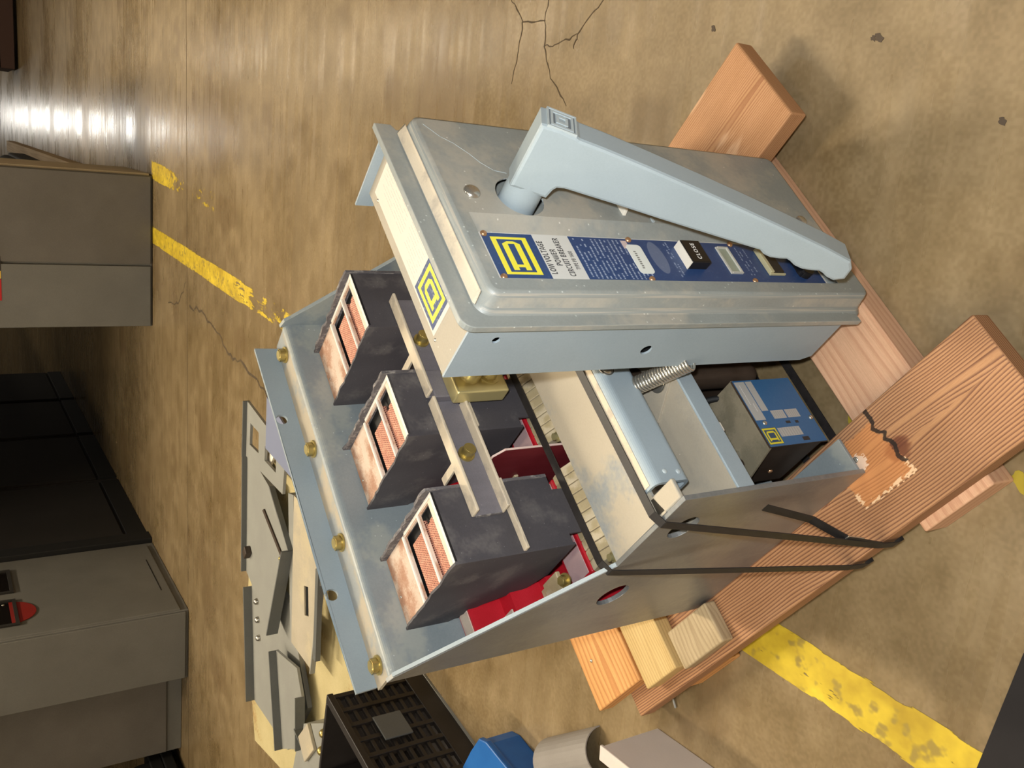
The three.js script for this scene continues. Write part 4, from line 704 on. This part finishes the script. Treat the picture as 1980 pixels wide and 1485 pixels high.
sheet('metal_sheet', 'long grey cabinet panel with a raised rear flange at the back of the pile', 'panel', [[1.10, -3.02], [0.68, -3.40], [0.32, -3.06], [0.36, -2.66], [0.78, -2.55], [1.0, -2.7]], 0.031, 0.02, shGrey, [[0, 0.06]], [], (o, l) => { for (const [x, z] of [[1.0, -2.98], [0.93, -3.03], [0.86, -3.08]]) { const p = l([x, z]); part(o, 'knob', panHead(V(p[0], 0.02, p[1]), V(0, 1, 0), 0.016, 0.02), nickel); } });
sheet('metal_sheet', 'grey cabinet door with a dark slot, lying tilted on top of the pile', 'door', [[1.50, -2.42], [1.11, -2.86], [0.72, -2.70], [0.88, -2.25], [1.2, -2.27]], 0.085, 0.022, shGrey, [[0, 0.045], [2, 0.05], [3, 0.02]], [], (o, l) => {
  const a = l([1.165, -2.40]), b = l([0.885, -2.32]); part(o, 'gasket_slot', ribbon([V(a[0], 0.026, a[1]), V(b[0], 0.026, b[1])], 0.022, 0.006, V(-0.25, 0, 0.95)), std({ color: 0x3a2c20, roughness: 0.8 })); part(o, 'brass_stud', panHead(V(b[0], 0.024, b[1]), V(0, 1, 0), 0.012, 0.02), zinc);
  const c = l([1.14, -2.72]); part(o, 'latch', [box(c[0] - 0.02, c[0] + 0.02, 0.022, 0.05, c[1] - 0.04, c[1] + 0.01, 0.004)], umber);
});
sheet('metal_sheet', 'grey panel with a dark lip lying in front of the long panel', 'panel', [[0.66, -2.74], [0.31, -2.98], [0.22, -2.72], [0.38, -2.56], [0.49, -2.53]], 0.085, 0.012, shGrey, [[0, 0.045], [2, 0.04]]);
sheet('metal_sheet', 'upright grey steel strip between the tilted door and the beige sheet', 'strip', [[1.08, -2.13], [0.60, -2.58], [0.57, -2.52], [1.04, -2.08]], 0.031, 0.055, shGrey);
sheet('beige_sheet', 'dusty beige sheet with a small rectangular cut-out', 'sheet', [[1.02, -2.05], [0.60, -2.52], [0.40, -2.36], [0.62, -1.98], [0.80, -1.86]], 0.09, 0.006, shPale, [[2, 0.02, shGrey]], [[[0.700, -2.205], [0.610, -2.285], [0.585, -2.245], [0.672, -2.165]]]);
sheet('metal_sheet', 'thin grey steel bar lying on the beige sheet', 'bar', [[0.66, -1.98], [0.42, -2.26], [0.40, -2.24], [0.64, -1.96]], 0.098, 0.02, shDark);
sheet('metal_sheet', 'grey panel with square openings, at the right end of the pile', 'panel', [[1.62, -2.22], [1.46, -2.42], [1.06, -2.10], [1.16, -1.94]], 0.11, 0.012, shGrey, [[0, 0.03]], [[[1.52, -2.25], [1.46, -2.33], [1.36, -2.25], [1.42, -2.18]], [[1.33, -2.15], [1.29, -2.20], [1.17, -2.11], [1.21, -2.06]]], (o, l) => { const p = l([1.3, -2.2]); part(o, 'plate', box(p[0] - 0.03, p[0] + 0.01, -0.02, -0.01, p[1] - 0.05, p[1] + 0.05), whiteRib); });
sheet('metal_sheet', 'bluish grey plate edge just behind the upright angle of the breaker', 'plate', [[1.44, -1.95], [1.30, -2.12], [1.02, -1.92], [1.12, -1.80]], 0.125, 0.008, std({ color: 0x7f86a0, roughness: 0.5 }));
sheet('equipment_tray', 'grey equipment tray with knobs beside the black plastic pallet', 'tray', [[0.235, -2.42], [0.12, -2.62], [-0.06, -2.16], [0.08, -1.98]], 0.06, 0.10, shGrey, [[2, 0.12]], [], (o, l) => {
  for (const [x, z] of [[0.125, -2.21], [0.085, -2.28]]) { const p = l([x, z]); part(o, 'knob', [panHead(V(p[0], 0.10, p[1]), V(0, 1, 0), 0.018, 0.022)], zinc); }
  const c = l([0.03, -2.28]); part(o, 'opening', [cyl(V(c[0], 0.098, c[1]), V(c[0], 0.102, c[1]), 0.05)], blackDark); const d = l([0.16, -2.40]); part(o, 'cover', box(d[0] - 0.05, d[0] + 0.05, 0.10, 0.115, d[1] - 0.08, d[1] + 0.06, 0.004), shPale);
});
sheet('metal_sheet', 'plain grey panel lying left of the tray at the edge of the pile', 'panel', [[0.29, -2.66], [0.18, -2.92], [0.02, -2.75], [0.10, -2.58]], 0.088, 0.012, shGrey, [[3, 0.04]]);
// black slotted crate standing behind the breaker
{
  const A = V(0.0658, 0, -1.6365), Bq = V(-0.2056, 0, -1.472), ex = Bq.clone().sub(A).normalize(), L = 0.55, h = 0.33;
  const t = thing('plastic_crate', 'black plastic crate with slotted walls standing on the floor behind the breaker', 'crate', A.toArray(), Math.atan2(-ex.z, ex.x));
  const blk = std({ map: speckTex([44, 40, 38], { amp: 8, size: 0.2, s: 831 }), roughness: 0.45 });
  part(t, 'rail', box(0, L, 0, 0.07, -0.02, 0, 0.003), blk); part(t, 'rail', box(0, L, h - 0.02, h, -0.025, 0.004, 0.003), blk); part(t, 'foot_line', box(0, L, 0.0, 0.008, -0.024, -0.0205), shGrey);
  for (let i = 0; i < 8; i++) { const y = 0.085 + i * 0.030; part(t, 'rib', box(0.004, L, y, y + 0.012, -0.014, 0.002, 0.002), blk); }
  for (let i = 0; i < 9; i++) { const x = i * (L - 0.02) / 8; part(t, 'slat', box(x, x + 0.016, 0.06, h - 0.01, -0.018, -0.002, 0.002), blk); }
  part(t, 'grey_pad', box(0.14, 0.24, 0.15, 0.24, -0.026, -0.019, 0.003), shDark);
  part(t, 'side_wall', box(0, 0.012, 0, h, 0.004, 0.28, 0.003), blk); part(t, 'back_wall', box(0.012, L, 0, h, 0.265, 0.28, 0.003), blk); part(t, 'base', box(0.012, L, 0, 0.012, 0.004, 0.265), blk);
}
{
  const t = thing('blue_tub', 'bright blue plastic tub at the lower edge in front of the black crate', 'tub');
  const bm = std({ map: speckTex([30, 98, 172], { amp: 10, size: 0.2, s: 841 }), roughness: 0.45 });
  part(t, 'body', prismY([[-0.268, -1.203], [-0.288, -1.175], [-0.45, -1.07], [-0.60, -1.25], [-0.40, -1.36], [-0.30, -1.34]], 0.004, 0.088, [], 0.004), bm); part(t, 'lid', prismY([[-0.262, -1.203], [-0.281, -1.173], [-0.45, -1.055], [-0.61, -1.25], [-0.40, -1.37], [-0.29, -1.345], [-0.272, -1.27]], 0.092, 0.102, [], 0.004), bm);
}
{
  const t = thing('grey_trough', 'grey bent sheet trough lying upside down beside the white box', 'trough', [-0.395, 0, -1.06], -0.22);
  const o = [], n = 16, ri = 0.057, ro = 0.060; for (let i = 0; i <= n; i++) { const a = i / n * Math.PI; o.push([ro * Math.cos(a), ro * Math.sin(a)]); } for (let i = n; i >= 0; i--) { const a = i / n * Math.PI; o.push([ri * Math.cos(a), ri * Math.sin(a)]); }
  part(t, 'shell', prismZ(o, 0, 0.25), std({ map: speckTex([150, 144, 138], { amp: 6, size: 0.3, s: 851 }), roughness: 0.5 }));
}
{
  const a = V(-0.470, 0, -0.5986), d = V(-0.1253, 0, 0.1187).normalize();
  const t = thing('white_box', 'flat white box standing upright on the floor left of the skid', 'box', a.toArray(), Math.atan2(-d.z, d.x));
  const wm = std({ map: speckTex([216, 206, 198], { amp: 4, size: 0.3, s: 861 }), roughness: 0.7 });
  part(t, 'body', box(0, 0.40, 0, 0.150, 0, 0.030, 0.003), wm); part(t, 'lid', box(-0.002, 0.402, 0.150, 0.157, -0.002, 0.032, 0.002), wm);
  part(t, 'printed_ring', new THREE.TorusGeometry(0.012, 0.0008, 6, 24).translate(0.16, 0.075, -0.0006), barDust);
}
// black mat, bent wire
{
  const t = thing('rubber_mat', 'black rubber mat at the near lower corner beside the yellow line', 'mat', [0, 0, 0]);
  part(t, 'mat', prismY([[-0.668, 0.262], [-0.777, 0.083], [-1.05, 0.25], [-0.90, 0.50]], 0, 0.006, [], 0.0008), std({ map: speckTex([30, 27, 28], { amp: 5, size: 0.2, s: 871 }), roughness: 0.9 }));
  const w = thing('bent_wire', 'short bent grey wire on the floor beside the rear of the skid', 'wire'); part(w, 'wire', tube([[-0.415, 0.004, -0.505], [-0.432, 0.006, -0.500], [-0.445, 0.006, -0.503], [-0.458, 0.004, -0.509]], 0.0025, 24), shGrey);
}
// yellow paint drops under the skid and dark spots
{
  const blob = (x, z, r, col, s) => { const pts = []; for (let i = 0; i < 18; i++) { const a = i / 18 * Math.PI * 2, q = r * (0.6 + 0.8 * vnoise(i * 0.7, s, 99, 99, s)); pts.push([x + q * Math.cos(a), z + q * Math.sin(a) * 0.8]); } const m = part(null, 'floor_paint', prismY(pts, 0.0002, 0.0009), col); m.userData.kind = 'structure'; };
  const yel = std({ color: 0xa8942a, roughness: 0.7 }), dk = std({ color: 0x54483c, roughness: 0.9 });
  [[-0.153, 0.29, 0.022], [-0.172, 0.27, 0.010], [-0.246, 0.236, 0.012], [-0.262, 0.246, 0.016], [-0.475, 0.412, 0.016], [-0.09, 0.245, 0.025]].forEach(([x, z, r], i) => blob(x, z, r, yel, 901 + i));
  [[0.198, 0.662, 0.008], [0.206, 0.655, 0.005], [-0.062, 0.708, 0.006], [0.52, 0.456, 0.006], [0.44, 0.60, 0.004]].forEach(([x, z, r], i) => blob(x, z, r, dk, 921 + i));
}

scene.traverse((o) => { if (o.isMesh) { o.castShadow = o.castShadow !== false; o.receiveShadow = true; } });
renderer.render(scene, camera);
